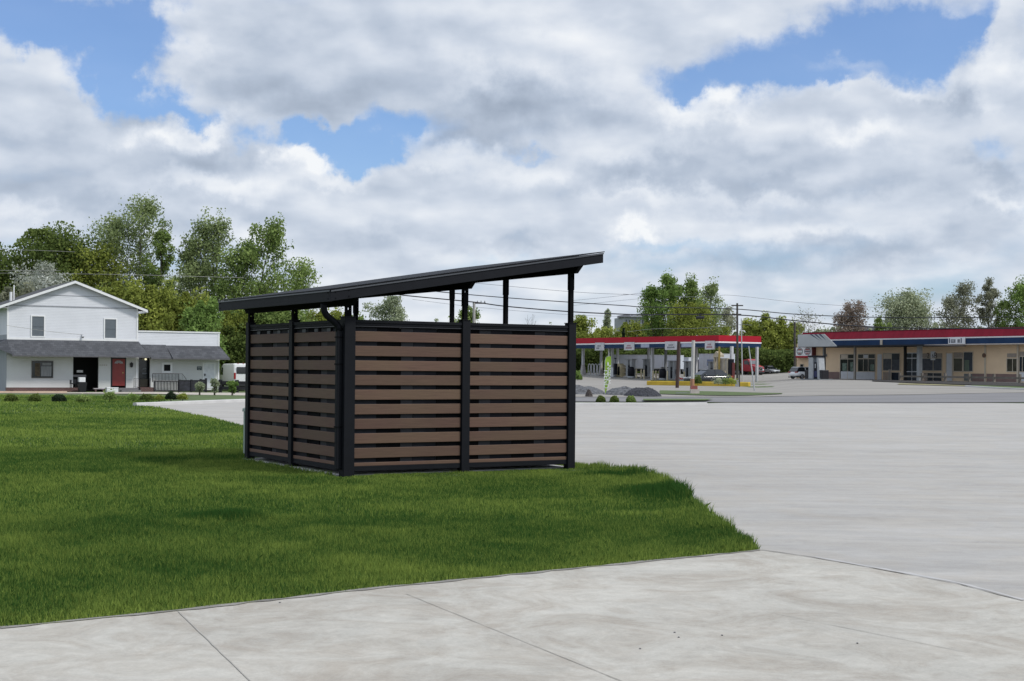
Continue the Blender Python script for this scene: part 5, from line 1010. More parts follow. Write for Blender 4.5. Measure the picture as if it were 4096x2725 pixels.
# ---- right: behind the pump canopy
GR = 'trees behind the pump canopy'
def tr(*a, **k): return tree('tree', *a, group=GR, **k)
tr('yellow-green tree just right of the enclosure', 2318, 205, 1262, 60, 'yellow', 5200, size=.36, trunk=.15, seed=71, limbs=14, fill=.3, tone=-.2)
tr('pale conical tree left of the hillside building', 2427, 215, 1230, 58, 'pale', 6000, size=.34, trunk=.1, shape='cone', seed=72, limbs=22, fill=.35, tone=-.1)
tr('tall green tree with a bare forked trunk above the canopy', 2632, 200, 1070, 66, 'bright', 6800, size=.34, trunk=.33, shape='poplar', seed=73, limbs=17, up=1.5, stems=2, tone=-.05)
tr('tall green tree in the middle of the canopy group', 2728, 202, 1093, 62, 'mid', 7200, size=.34, trunk=.26, shape='poplar', seed=74, limbs=17, up=1.5, stems=2)
tr('tall loose green tree at the right of the canopy group', 2812, 206, 1108, 62, 'poplar', 6800, size=.34, trunk=.25, shape='poplar', seed=75, limbs=17, up=1.5, stems=2)
tr('greyish thin tree behind the dark utility pole', 2905, 212, 1215, 48, 'grey', 2400, size=.30, trunk=.25, seed=76, limbs=15, up=1.5, gap=1.4, tone=.3)
tr('olive tree filling below the tall canopy group', 2760, 196, 1195, 95, 'olive', 7000, size=.34, trunk=.08, shape='bush', seed=77, limbs=14, stems=2, fill=.4)
tr('small dark spruce behind the left part of the canopy', 2492, 192, 1306, 24, 'spruce', 2600, size=.34, trunk=.05, shape='cone', seed=78, limbs=18, fill=.5)
for i, (px, top, hw, lf, lab) in enumerate(((2390, 1305, 60, 'yellow', 'yellow-green tree low between the conical one and the enclosure'), (2500, 1280, 70, 'olive', 'olive tree below the hillside building'), (2585, 1270, 60, 'yellow', 'yellow-green tree right below the hillside building'), (2680, 1300, 70, 'mid', 'green tree behind the middle of the canopy roof'), (2860, 1290, 70, 'olive', 'olive tree over the near corner of the canopy'), (2940, 1320, 50, 'pale', 'pale tree over the red end of the canopy'))):
    tr(lab, px, 208, top, hw, lf, 4600, size=.36, trunk=.05, shape='bush', seed=90 + i, limbs=12, stems=2, fill=.45)
for i, (px, top, hw, lf, lab) in enumerate(((3010, 1268, 52, 'yellow', 'slender yellow-green tree right of the canopy end'), (3060, 1243, 50, 'yellow', 'tallest yellow-green tree between canopy and shop'), (3120, 1262, 52, 'yellow', 'yellow-green tree behind the leafless pole'), (3170, 1275, 46, 'yellow', 'yellow-green tree touching the corner of the shop'))):
    tr(lab, px, 200, top, hw, lf, 5400, size=.34, trunk=.12, shape='poplar', seed=110 + i, limbs=16, stems=3, up=1.6, gap=1.2, tone=-.05)
for i, (px, top, hw) in enumerate(((2320, 1395, 70), (2420, 1392, 70), (2520, 1396, 75), (2625, 1392, 75), (2730, 1395, 75), (2830, 1390, 70), (2920, 1392, 70), (3010, 1392, 62), (3085, 1402, 62), (3150, 1400, 60))):
    tree('shrub', 'dark shrub in the row closing the forecourt, ' + ('behind the left end of the trailer', 'behind the green flag', 'behind the long trailer', 'between the trailer and the box truck', 'behind the box truck', 'behind the timber frame', 'behind the canopy end columns', 'behind the red truck', 'behind the silver car', 'beside the corner of the shop')[i], px, 192, top, hw, 'dark', 5600, size=.36, trunk=.02, shape='bush', seed=130 + i, limbs=12, stems=3, fill=.5, cat='shrub', group='dark shrubs closing the forecourt', tone=-.08)
tree('tree', 'wide leafless tree at the left corner of the shop roof', 3225, 195, 1225, 66, 'grey', 500, trunk=.2, seed=151, limbs=20, up=1.5, stems=4, bark=M_barkg, shape='vase')
GS = 'trees behind the shop roof'
def ts(*a, **k): return tree('tree', *a, group=GS, **k)
ts('reddish grey budding tree above the left part of the shop roof', 3400, 190, 1200, 62, 'red', 4600, size=.28, trunk=.3, seed=152, limbs=17, stems=3, up=1.4, gap=1.2)
ts('dark slim tree at the left foot of the silvery one', 3520, 188, 1258, 38, 'mid', 2400, size=.30, trunk=.2, seed=153, limbs=12)
ts('broad silvery green willow above the shop roof', 3625, 190, 1152, 105, 'pale', 12500, size=.32, trunk=.16, seed=154, limbs=18, stems=3, up=1.3, fill=.2, tone=-.05)
ts('dark open tree with bare stems above the fascia sign', 3832, 188, 1118, 72, 'grey', 6000, size=.28, trunk=.34, seed=155, limbs=17, stems=2, up=1.4, tone=-.15)
ts('rounded grey-green tree on a single trunk above the shop roof', 3952, 188, 1106, 46, 'grey', 4600, size=.28, trunk=.36, seed=156, limbs=16, up=1.4, tone=-.05)
ts('dark green tree next to the right edge of the view', 4040, 186, 1117, 55, 'mid', 4600, size=.30, trunk=.28, seed=157, limbs=15, stems=2, up=1.4, tone=-.1)
ts('bright green tree cut by the right edge of the view', 4118, 184, 1098, 60, 'bright', 5200, size=.32, trunk=.2, seed=158, limbs=15, up=1.4, stems=2)
for i, (px, top, lf) in enumerate(((3330, 1300, 'pale'), (3480, 1306, 'pale'), (3740, 1280, 'pale'), (3800, 1300, 'yellow'), (3900, 1302, 'pale'), (4010, 1306, 'yellow'), (3270, 1308, 'pale'))):
    ts('low ' + ('pale', 'pale green', 'pale silvery', 'yellowish', 'grey-green', 'yellow-green', 'light green')[i] + ' tree peeping over the shop roof ' + ('left of the reddish tree', 'right of the reddish tree', 'right of the willow', 'left of the dark open tree', 'between the dark and the rounded tree', 'right of the rounded tree', 'near its left corner')[i], px, 205, top, 55, lf, 2600, size=.34, trunk=.1, shape='bush', seed=170 + i, limbs=12, stems=2, fill=.35)
# ---- clipped shrubs along the kerbs
def ball(px, py, D, wpx, hpx, leaf, label, seed, n=1500, group='clipped shrubs along the far edge of the lawn', name='shrub', loose=0.0):
    u, v = uv(px, py); X = u * D / F; Z = EYE - v * D / F; r = np.random.default_rng(seed); R = wpx * D / F / 2; H = hpx * D / F * 1.2
    t = thing(name, label, 'shrub', (X, D, Z), 0, group); a = r.normal(size=(n, 3)); a /= np.linalg.norm(a, axis=1)[:, None]; a[:, 2] = np.abs(a[:, 2]) * 1.2 - .2
    lump = 1 + .16 * (vnoise(a[:, 0] * 2 + 10, a[:, 2] * 2 + a[:, 1] * 2 + 10, 1.3, seed) - .5) * 2; rad = (.55 + .45 * r.random(n) ** .5) * lump; rad *= 1 + loose * (r.random(n) < .15) * r.random(n) * .8
    c = np.stack([a[:, 0] * R * rad, a[:, 1] * R * rad, np.maximum(.01, (a[:, 2] * .8 + .25) * H * .85 * rad)], 1)
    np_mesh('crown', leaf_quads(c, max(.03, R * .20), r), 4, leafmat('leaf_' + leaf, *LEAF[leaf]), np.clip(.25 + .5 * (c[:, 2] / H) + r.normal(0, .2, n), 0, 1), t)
    mb = MB(); mb.tube([(0, 0, -.05), (0, 0, H * .5)], [.02, .012], 5)
    for k in range(5): a_ = k * 1.26; mb.tube([(0, 0, .02), (math.cos(a_) * R * .5, math.sin(a_) * R * .5, H * .6)], [.012, .005], 4)
    mb.build('stem', M_bark, t); return t
for i, (x, wd, ht, lf, lab) in enumerate(((115, 130, 62, 'dark', 'leftmost low shrub on the lawn, with a pale wispy top'), (330, 126, 66, 'dark', 'low dark shrub before the large ground-floor window'), (560, 134, 58, 'spruce', 'flat rounded brownish-dark shrub left of the black bin'), (787, 132, 50, 'mid', 'low green shrub directly below the black bin'), (1035, 118, 72, 'mid', 'upright green shrub in front of the white chest'),
        (1257, 112, 48, 'bright', 'light green shrub below the brick step'), (1385, 128, 50, 'dark', 'brownish shrub where the lot kerb begins'), (1500, 80, 42, 'olive', 'yellowish wispy shrub right of the brownish one'), (1612, 108, 72, 'spruce', 'round nearly black shrub behind the lot kerb'), (1722, 96, 54, 'olive', 'yellow-green shrub beside the round black one'))):
    D = 51.8 if i < 5 else 53.5; yb = 1285 if i < 4 else 1272; ball(*r1(x, yb), D, wd * .4243, ht * .4243, lf, lab, 200 + i, 1500, loose=.6 if lf in ('mid', 'bright', 'olive') else .15)
for i, (x, yb, wd, ht, lab) in enumerate(((1885, 1225, 95, 120, 'bushy young sapling in front of the dark fence'), (2025, 1235, 85, 165, 'tall spindly sapling in front of the white annex door'), (2192, 1215, 90, 120, 'young sapling in front of the white van'))):
    px, py = r1(x, yb); D = 70; X = (px - PX0) * D / F; 
    tree('sapling', lab, px, D, py - ht * .4243, wd * .2122, 'pale' if i != 2 else 'bright', 900, size=.10, trunk=.12, seed=220 + i, limbs=12, shape='oval', up=1.2, group='young saplings behind the lot kerb', cat='sapling', tone=-.1)
for i, (x, lab) in enumerate(((322, 'round dark clipped shrub directly under the green flag'), (463, 'round dark clipped shrub, the middle one of three by the lot'), (637, 'clipped shrub with a lighter green top, right of the other two'))):
    ball(*r6(x, 1436), 59.5, 104 * .3827, 64 * .3827, 'dark' if i < 2 else 'mid', lab, 230 + i, 1800, group='clipped shrubs by the gravel')
ball(*r6(80, 1205), 160, 100 * .3827, 92 * .3827, 'bright', 'light green clipped hedge at the left end of the bike rack', 240, 2600, group='plants round the pumps', name='hedge')
ball(*r6(1335, 1245), 112, 92 * .3827, 85 * .3827, 'dark', 'dark round shrub on the yellow island before the black car', 241, 1600, group='plants round the pumps')
for i, (x, lf, w, lab) in enumerate(((1550, 'pale', 100, 'pale leafy plant at the left of the island bed'), (1625, 'mid', 90, 'darker leafy plant in the middle of the island bed'), (1690, 'yellow', 110, 'yellow-green leafy plant at the right end of the island bed'))):
    ball(*r6(x, 1248), 112.6, w * .3827, 60 * .3827, lf, lab, 242 + i, 700, group='plants round the pumps', name='plant', loose=1.0)
ball(*r7(1405, 1140), 126, 34 * .4226, 62 * .4226, 'red', 'reddish small shrub at the foot of the pale grey canopy column', 250, 500, group='plants round the pumps', loose=1.0)
# ------------------------------------------------------------------ vehicles
M_tyre = mat('tyre_rubber', (.012, .012, .013), .85); M_rim = mat('alloy', (.42, .43, .45), .3, .7); M_carw = mat('car_white', (.78, .79, .80), .25, spec=.6, var=.02); M_cars = mat('car_silver', (.42, .44, .46), .3, .5, var=.03); M_cark = mat('car_black', (.010, .011, .013), .15, spec=.8, var=.03)
M_carr = mat('truck_red', (.30, .020, .030), .3, spec=.6, var=.06); M_cglass = mat('car_glass', (.014, .017, .021), .06, spec=.9, var=.1); M_lampr = mat('tail_lamp', (.30, .012, .015), .25); M_lampw = mat('head_lamp', (.62, .64, .66), .15); M_plast = mat('black_plastic', (.018, .019, .022), .6)
def wheel(t, x, y, r, w=.22):
    s = 1 if y > 0 else -1; o = MB().tube([(x, y - s * w, r), (x, y - s * .02, r), (x, y, r)], [r, r, r * .92], 20).build('wheel', M_tyre, t, smooth=False)
    mb = MB(); mb.tube([(x, y + s * .002, r), (x, y + s * .02, r)], [r * .62, r * .58], 16); mb.build('rim', M_rim, o)
def loft(stations, wtop=.78):
    """stations: (x, z_bottom, z_top, half width, top half width)."""
    return [[(x, -w, zb), (x, -w * 1.0, zb + (zt - zb) * .45), (x, -w * .97, zb + (zt - zb) * .8), (x, -wt, zt), (x, wt, zt), (x, w * .97, zb + (zt - zb) * .8), (x, w * 1.0, zb + (zt - zb) * .45), (x, w, zb)] for x, zb, zt, w, wt in stations]
def car(name, label, cat, loc, rz, paint, L=4.6, Wd=1.8, H=1.45, belt=.92, hood=.95, kind='sedan', nose=.62):
    t = thing(name, label, cat, loc, rz); w = Wd / 2; h = L / 2
    mb = MB(); mb.ring(loft([(-h, .42, .80, w * .80, w * .66), (-h + .12, .28, belt, w * .93, w * .80), (-h + .7, .22, belt + .04, w, w * .88), (-.3, .20, belt, w, w * .90), (.7, .20, belt - .02, w, w * .88), (h - .9, .22, hood - .08, w * .98, w * .84), (h - .25, .26, nose + .10, w * .92, w * .78), (h, .40, nose, w * .74, w * .60)])); body = mb.build('body', paint, t, smooth=True)
    m_ = body.modifiers.new('s', 'SUBSURF'); m_.levels = m_.render_levels = 1
    a0, a1, a2, a3 = (-h + .35, -h + 1.15, .25, 1.05) if kind == 'sedan' else (-h + .08, -h + .45, .35, 1.15)
    mb = MB(); mb.ring([[(x, -yy, z), (x, yy, z)] + [(x + dx, yy2, z2), (x + dx, -yy2, z2)] for x, yy, z, dx, yy2, z2 in ((a0, w * .80, belt - .05, .02, w * .78, belt + .0), (a1, w * .88, belt - .05, .0, w * .66, H - .03), (a2, w * .88, belt - .05, 0, w * .68, H), (a3, w * .84, belt - .08, .0, w * .80, belt + .01))])
    mb.build('window', M_cglass, t)
    mb = MB(); mb.ring([[(x, -yy, z), (x, yy, z), (x, yy * .95, z + .035), (x, -yy * .95, z + .035)] for x, yy, z in ((a1 - .08, w * .64, H - .055), (a1 + .3, w * .68, H - .01), (a2, w * .68, H - .005), (a2 + .12, w * .66, H - .045))]); mb.build('roof', paint, t, smooth=False)
    for s in (-1, 1):
        mb = MB(); xm_ = (a1 + a2) / 2; mb.prism([(xm_ - .04, s * w * .885, belt - .03), (xm_ + .04, s * w * .885, belt - .03), (xm_ + .04, s * w * .69, H), (xm_ - .04, s * w * .69, H)], (0, s * .012, 0)); mb.build('pillar', paint, t)
        MB().box(h - .42, h - .10, s * w * .52, s * w * .86, nose - .02, nose + .10).build('headlight', M_lampw, t, bevel=.02)
        MB().box(-h - .02, -h + .25, s * w * .45, s * w * .86, belt - .20, belt - .06).build('tail_light', M_lampr, t, bevel=.02)
        MB().box(a3 - .35, a3 - .2, s * w * 1.0, s * w * 1.14, belt - .02, belt + .10).build('mirror', paint, t, bevel=.02)
    MB().box(h - .06, h + .02, -.3, .3, .36, .52).build('grille', M_plast, t); MB().box(-h - .03, -h + .1, -.26, .26, .50, .63).build('number_plate', M_lampw, t)
    MB().box(-h + .02, h - .05, -w * .86, w * .86, .18, .30).build('underbody', M_plast, t)
    for x in (-h + .85, h - .88):
        for y in (-w - .005, w + .005): wheel(t, x, y, .32)
    return t
def vpos(px, py, D): X = (px - PX0) * D / F; return (X, D, terr(X, D) + .05)
car('car', 'white hatchback parked left of the lone fuel pump, rear towards us', 'car', vpos(3222, 1520, 150), math.radians(32), M_carw, L=4.5, Wd=1.85, H=1.52, belt=1.0, kind='hatch').scale = (.84, .84, .84)
car('car', 'silver saloon parked beside the red truck, facing us', 'car', vpos(3077, 1500, 190), math.radians(-62), M_cars, L=4.5, H=1.42).scale = (.75, .75, .75)
car('car', 'shiny black car standing behind the yellow island under the canopy', 'car', vpos(2830, 1530, 128), math.radians(-160), M_cark, L=4.5, H=1.42)
# white van by the annex
vx, vy = -22.45, 114.4; t = thing('van', 'white panel van with dark lower cladding parked beyond the annex, rear towards us', 'van', (vx, vy, terr(vx, vy) + .03), math.radians(115)); w = 1.0
prof = [(-2.6, .45), (-2.62, 1.3), (-2.52, 2.12), (-2.30, 2.20), (1.2, 2.16), (1.75, 1.95), (2.35, 1.32), (2.85, 1.08), (2.95, .75), (2.95, .45)]
MB().ring([[(x * s1, y, z if z < 1.2 else z - dz) for x, z in prof] for y, s1, dz in ((-w, .985, .06), (-w + .08, 1, 0), (w - .08, 1, 0), (w, .985, .06))]).build('body', M_carw, t)
MB().box(-2.66, -2.60, -.80, .80, 1.38, 1.92).build('rear_window', M_cglass, t, bevel=.02); MB().box(-2.68, -2.63, -.012, .012, .5, 2.1).build('door_seam', M_plast, t)
for s in (-1, 1): MB().box(-2.665, -2.5, s * .86, s * 1.005, .95, 1.45).build('tail_light', M_lampr, t, bevel=.01)
MB().box(-2.75, -2.5, -.98, .98, .36, .72).build('bumper', M_plast, t, bevel=.03)
for s in (-1, 1): MB().box(-2.4, 2.7, s * 1.0, s * 1.025, .40, .66).build('cladding', M_plast, t)
for s in (-1, 1): MB().prism([(1.15, s * 1.003, 1.25), (2.1, s * 1.003, 1.25), (1.6, s * 1.003, 1.85), (1.15, s * 1.003, 1.9)], (0, s * .01, 0)).build('side_window', M_cglass, t)
for y in (-.62, -.2, .2, .62): MB().box(-2.45, -2.3, y - .04, y + .04, 2.195, 2.24).build('marker_lamp', M_lampr, t)
for x in (-1.8, 2.0):
    for y in (-w - .02, w + .02): wheel(t, x, y, .35)
# dark post-and-rail fence in front of the van
a, b = Vector(at(*((r1(2078, 0)[0]), 105))), Vector(at(1085, 103)); t = thing('rail_fence', 'black post and rail fence in front of the white van', 'fence', a, math.atan2(b.y - a.y, b.x - a.x)); L_ = (b.xy - a.xy).length
for k in range(4): MB().box(L_ * k / 3 - .10, L_ * k / 3 + .10, -.1, .1, -.1, 1.0).build('post', M_blackp, t)
for k in range(3):
    for z0 in (.25, .68): MB().box(L_ * k / 3 + .101, L_ * (k + 1) / 3 - .101, -.03, .03, z0, z0 + .22).build('rail', M_blackp, t)
# red lorry tractor facing us
D = 188; X = (r6(1885, 0)[0] - PX0) * D / F; t = thing('truck', 'red lorry tractor with a chrome grille parked beyond the canopy end', 'truck', (X, D, terr(X, D) + .05), math.radians(-58)); t.scale = (.64, .64, .64); w = 1.2
MB().ring([[(x, y, z) for x, z in ((-1.0, .8), (-1.0, 3.2), (.45, 3.35), (.8, 3.15), (1.15, 2.2), (2.7, 1.75), (2.95, 1.5), (2.95, .7))] for y in (-w, w)]).build('cab', M_carr, t)
MB().ring([[(x, y, z) for x, z in ((.85, 3.05), (1.18, 2.28), (1.20, 2.28), (.87, 3.05))] for y in (-w * .88, w * .88)]).build('windscreen', mat('windscreen_pale', (.14, .15, .16), .15, spec=.8), t)
for s in (-1, 1): MB().prism([(-.6, s * w * 1.003, 2.2), (.85, s * w * 1.003, 2.2), (.55, s * w * 1.003, 3.0), (-.6, s * w * 1.003, 3.0)], (0, s * .01, 0)).build('side_window', M_cglass, t)
MB().box(2.955, 3.02, -.62, .62, .95, 1.62).build('grille', M_plast, t); mb = MB()
for (a_, b_, c_, d_) in ((-.68, .68, 1.621, 1.70), (-.68, .68, .86, .949), (-.70, -.621, .86, 1.70), (.621, .70, .86, 1.70)): mb.box(2.95, 3.05, a_, b_, c_, d_)
mb.build('grille_frame', M_rim, t); MB().prism([(3.03, -.5, 1.0), (3.03, -.38, 1.0), (3.03, .5, 1.58), (3.03, .38, 1.58)], (.02, 0, 0)).build('grille_bar', M_rim, t)
MB().box(2.7, 3.15, -w, w, .35, .72).build('bumper', M_plast, t, bevel=.03)
for s in (-1, 1):
    MB().box(2.75, 2.98, s * .78, s * 1.15, .95, 1.25).build('headlight', M_lampw, t, bevel=.03); MB().box(1.0, 1.15, s * 1.25, s * 1.55, 2.1, 2.75).build('mirror', M_plast, t)
MB().box(-4.2, -1.01, -.55, .55, .6, .85).build('frame', M_plast, t); MB().box(-1.6, -1.05, -w, w, .8, 2.5).build('sleeper_panel', M_carr, t)
for x in (2.1, -2.4, -3.6):
    for y in (-w - .02, w + .02): wheel(t, x, y, .5, .3)
# box truck behind the black car
def lorry_box(label, pa, pb, D0, D1, z0, z1, depth, wheels, name='trailer', cat='trailer', mb_m=None, cab=None):
    A = P(*pa, D0); B = P(*pb, D1); rz = math.atan2(B.y - A.y, B.x - A.x); L_ = math.hypot(B.x - A.x, B.y - A.y); zg = terr(A.x, A.y) + .05; t = thing(name, label, cat, (A.x, A.y, zg), rz); m = mb_m or mat('trailer_side', (.54, .58, .64), .5, var=.05, vscale=.8)
    MB().box(0, L_, 0, depth, z0, z1).build('box', m, t); MB().box(-.02, L_ + .02, -.03, depth + .02, z1 + .001, z1 + .08).build('top_rail', M_wpanel, t); MB().box(-.02, L_ + .02, -.03, -.001, z0 - .02, z0 + .12).build('bottom_rail', M_alu, t)
    for k in range(1, int(L_ / 1.2)): MB().box(k * 1.2 - .02, k * 1.2 + .02, -.012, -.001, z0 + .121, z1 - .01).build('rib', M_alu, t)
    for x in wheels:
        for y in (.1, depth - .1): wheel(t, x * L_, y - .12 if y < 1 else y + .02, .5, .28)
    MB().box(.3, L_ - .3, .5, depth - .5, z0 - .35, z0 - .03).build('chassis', M_plast, t); return t, L_
t, L_ = lorry_box('long pale grey box trailer parked behind the left pumps', r6(436, 965), r6(1125, 968), 186, 182, .75, 2.5, 2.5, (.78, .85))
for x in (.15, .19): MB().box(L_ * x, L_ * x + .12, .3, .42, 0, 1.1).build('landing_leg', M_plast, t)
(t, L_) = lorry_box('box truck with a pale body and a blue corner mark behind the black car', r6(1345, 950), r6(1560, 952), 178, 174, 1.0, 2.95, 2.4, (.3, .82), 'box_truck', 'truck')
MB().prism([(L_ * .42, -.02, 1.5), (L_ * .50, -.02, 1.5), (L_ * .54, -.02, 2.0), (L_ * .95, -.02, 2.05), (L_ * .95, -.02, 2.3), (L_ * .42, -.02, 2.3)], (0, .008, 0)).build('body_mark', mat('faded_blue', (.18, .23, .36), .6), t)
MB().ring([[(x, y, z) for x, z in ((-.1, .5), (-.1, 2.3), (-1.0, 2.2), (-1.5, 1.5), (-2.4, 1.3), (-2.5, .5))] for y in (.1, 2.3)]).build('cab', mat('dark_cab', (.03, .032, .05), .4), t); MB().ring([[(x, y, z) for x, z in ((-.4, 1.5), (-.4, 2.05), (-.9, 2.0), (-1.2, 1.5))] for y in (.09, .095)]).build('side_window', mat('windscreen_pale', (.14, .15, .16), .15), t); wheel(t, -1.8, .08, .45); wheel(t, -1.8, 2.32, .45)
t, L_ = lorry_box('second pale trailer between the pumps, left of the box truck', r6(1150, 970), r6(1240, 972), 189, 188, .9, 2.2, 2.4, (.5,))
# ------------------------------------------------------------------ poles, wires and the flag
M_wire = mat('wire_black', (.012, .013, .02), .6); M_wirep = mat('wire_thin', (.20, .21, .23), .6); M_poled = mat('pole_dark', (.060, .055, .048), .85, var=.3, vscale=3); M_polec = mat('pole_concrete', (.36, .35, .33), .8, var=.1)
def wire(label, pts, r, m, group=None):
    """A cable through points given as (photo pixel, depth)."""
    mb = MB(); v = [P(x, y, D) for x, y, D in pts]; dense = []
    for i in range(len(v) - 1):
        p0, p1, p2, p3 = v[max(i - 1, 0)], v[i], v[i + 1], v[min(i + 2, len(v) - 1)]
        for k in range(8):
            t_ = k / 8; dense.append(.5 * ((2 * p1) + (-p0 + p2) * t_ + (2 * p0 - 5 * p1 + 4 * p2 - p3) * t_ ** 2 + (-p0 + 3 * p1 - 3 * p2 + p3) * t_ ** 3))
    dense.append(v[-1]); mb.tube(dense, r, 6); o = mb.build('power_line', m); tag(o, label, 'power line', group); return o
def r3(x, y): return 1650 + x * .36063, 960 + y * .36056
DW = 118
up_ = [(*r3(-200, 510), 116), (*r3(290, 575), 117), (*r3(1045, 642), DW), (*r3(1760, 692), DW), (*r3(2357, 730), DW), (*r6(790, 440), DW), (*r6(1700, 460), DW), (*r6(2352, 515), DW), (*r7(900, 495), DW), (*r7(1600, 499), 116), (*r7(2357, 492), 114), (*r7(2700, 488), 113)]
lo_ = [(*r3(-300, 590), 116), (*r3(0, 625), 117), (*r3(680, 690), DW), (*r3(1045, 738), DW), (*r3(1760, 797), DW), (*r3(2357, 825), DW), (*r6(800, 520), DW), (*r6(1740, 523), DW), (*r6(2352, 583), DW), (*r7(700, 573), DW), (*r7(1300, 600), 117), (*r7(2357, 601), 115), (*r7(2700, 600), 114)]
wire('upper thick black cable running right from the enclosure roof past the dark pole', up_, .040, M_wire, 'cables'); wire('lower thick black cable carrying the dark splice case', lo_, .048, M_wire, 'cables')
wire('thin pale cable high above the gap under the roof', [(*r3(300, 440), 150), (*r3(760, 485), 150), (*r3(1760, 575), 150), (*r3(2357, 605), 150), (*r6(560, 305), 150), (*r6(780, 320), 150)], .022, M_wirep, 'cables')
wire('thin pale cable just above the enclosure wall', [(*r3(0, 660), 150), (*r3(700, 745), 150), (*r3(1700, 828), 150), (*r3(2357, 850), 150)], .018, M_wirep, 'cables')
wire('faint cable rising right towards the tall canopy trees', [(*r6(10, 375), 170), (*r6(500, 325), 170), (*r6(780, 288), 170)], .020, M_wirep, 'cables')
wire('faint second cable rising right below it', [(*r6(10, 428), 170), (*r6(500, 375), 170), (*r6(800, 348), 170)], .018, M_wirep, 'cables')
wire('faint cable arching over the tall canopy trees', [(*r6(1100, 332), 170), (*r6(1500, 335), 170), (*r6(1680, 317), 170), (*r6(2352, 390), 170), (*r7(600, 383), 165), (*r7(1000, 405), 165)], .020, M_wirep, 'cables')
wire('thin grey cable over the pump canopy', [(*r6(600, 700), 150), (*r6(900, 668), 150), (*r6(1300, 664), 150), (*r6(1750, 625), 150), (*r6(1900, 630), 150)], .018, M_wirep, 'cables')
wire('upper pale cable crossing the trees above the white house', [(-60, 1081, 112), (120, 1083, 112), (*r1(570, 55), 112)], .020, mat('wire_pale', (.28, .28, .25), .6), 'cables')
wire('long pale cable crossing behind the gable peak', [(-60, 1093, 112), (*r1(300, 80), 112), (*r1(800, 86), 112), (*r1(1300, 94), 113), (*r1(2300, 122), 116)], .018, mat('wire_pale', (.28, .28, .25), .6), 'cables')
wire('thin cable above the dark tree at the left edge', [(-60, 998, 116), (140, 1002, 116), (300, 1008, 116)], .018, mat('wire_pale', (.28, .28, .25), .6), 'cables')
wire('service cable dropping to the floodlight on the house front', [(*r1(60, 570), 101), (*r1(420, 622), 102.5), (*r1(770, 658), 103.9)], .012, mat('wire_pale', (.28, .28, .25), .6), 'cables')
t = P(*r6(1360, 549), DW); t_ = thing('splice_case', 'dark oblong splice case hanging on the lower black cable', 'cable case', t); MB().ring([[(x, rr * math.cos(a), rr * math.sin(a)) for a in [math.pi * k / 5 for k in range(10)]] for x, rr in ((-.36, .05), (-.30, .13), (.30, .13), (.36, .05))]).build('shell', M_wire, t_); MB().box(-.1, .1, -.02, .02, .13, .26).build('hanger', M_wire, t_)
def pole(name, label, px_top, py_top, px_bot, D, r0, r1_, m, py_bot=None, group=None):
    X, Y, Z = at(px_bot, D); A = P(px_top, py_top, D); t = thing(name, label, 'pole', (X, Y, Z), 0, group); mid = Vector(((A.x - X) * .5, 0, (A.z - Z) * .5)); MB().tube([(0, 0, -.1), mid, (A.x - X, 0, A.z - Z)], [r0, (r0 + r1_) / 2, r1_], 8).build('shaft', m, t); return t, Vector((A.x - X, 0, A.z - Z))
t, tp = pole('utility_pole', 'pale concrete utility pole with a crossarm seen beneath the enclosure roof', *r3(683, 686), r3(683, 0)[0], 150, .20, .14, M_polec, group='poles')
MB().box(tp.x - .15, tp.x + 1.25, -.06, .06, tp.z - .22, tp.z - .08).build('crossarm', M_poled, t)
for x in (.35, .75, 1.15): MB().tube([(tp.x + x, 0, tp.z - .079), (tp.x + x, 0, tp.z + .12)], [.05, .03], 6).build('insulator', M_wire, t)
t, tp = pole('utility_pole', 'dark slim utility pole in front of the red end of the pump canopy', *r6(1748, 400), r6(1752, 0)[0], DW, .11, .08, M_poled, group='poles')
for z, w_ in ((-.25, .5), (-1.0, .35)): MB().box(-w_ + tp.x, w_ + tp.x, -.04, .04, tp.z + z, tp.z + z + .1).build('crossarm', M_poled, t)
MB().box(tp.x - .12, tp.x + .18, -.22, -.1, tp.z - 7.6, tp.z - 6.5).build('meter_box', mat('meter_grey', (.3, .31, .32), .6), t)
t, tp = pole('utility_pole', 'thin pale metal pole right of the dark utility pole', *r6(1790, 560), r6(1806, 0)[0], 121, .06, .04, M_alu, group='poles')
t, tp = pole('guy_pole', 'thin leaning grey pole slanting down past the red truck', *r6(1868, 850), r6(1935, 0)[0], 92, .05, .035, M_alu, group='poles')
t, tp = pole('lamp_pole', 'white pole with an orange foot standing on the verge', *r6(1290, 790), r6(1280, 0)[0], 82, .11, .10, mat('pole_white', (.50, .48, .46), .6), group='poles')
MB().tube([(0, 0, .0), (0, 0, .9)], .125, 8).build('foot', mat('pole_orange', (.38, .19, .12), .7), t)
t, tp = pole('post', 'dark brown pole before the yellow island left of the white pole', *r6(1138, 800), r6(1122, 0)[0], 108, .14, .13, mat('pole_brown', (.055, .032, .028), .8), group='poles')
t, tp = pole('utility_pole', 'tall grey utility pole rising behind the left corner of the shop', *r7(186, 540), r7(190, 0)[0], 172, .16, .13, M_poled, group='poles')
t, tp = pole('post', 'short grey post on the forecourt left of the red truck', *r6(1773, 1130), r6(1773, 0)[0], 118, .05, .05, M_poled, group='poles')
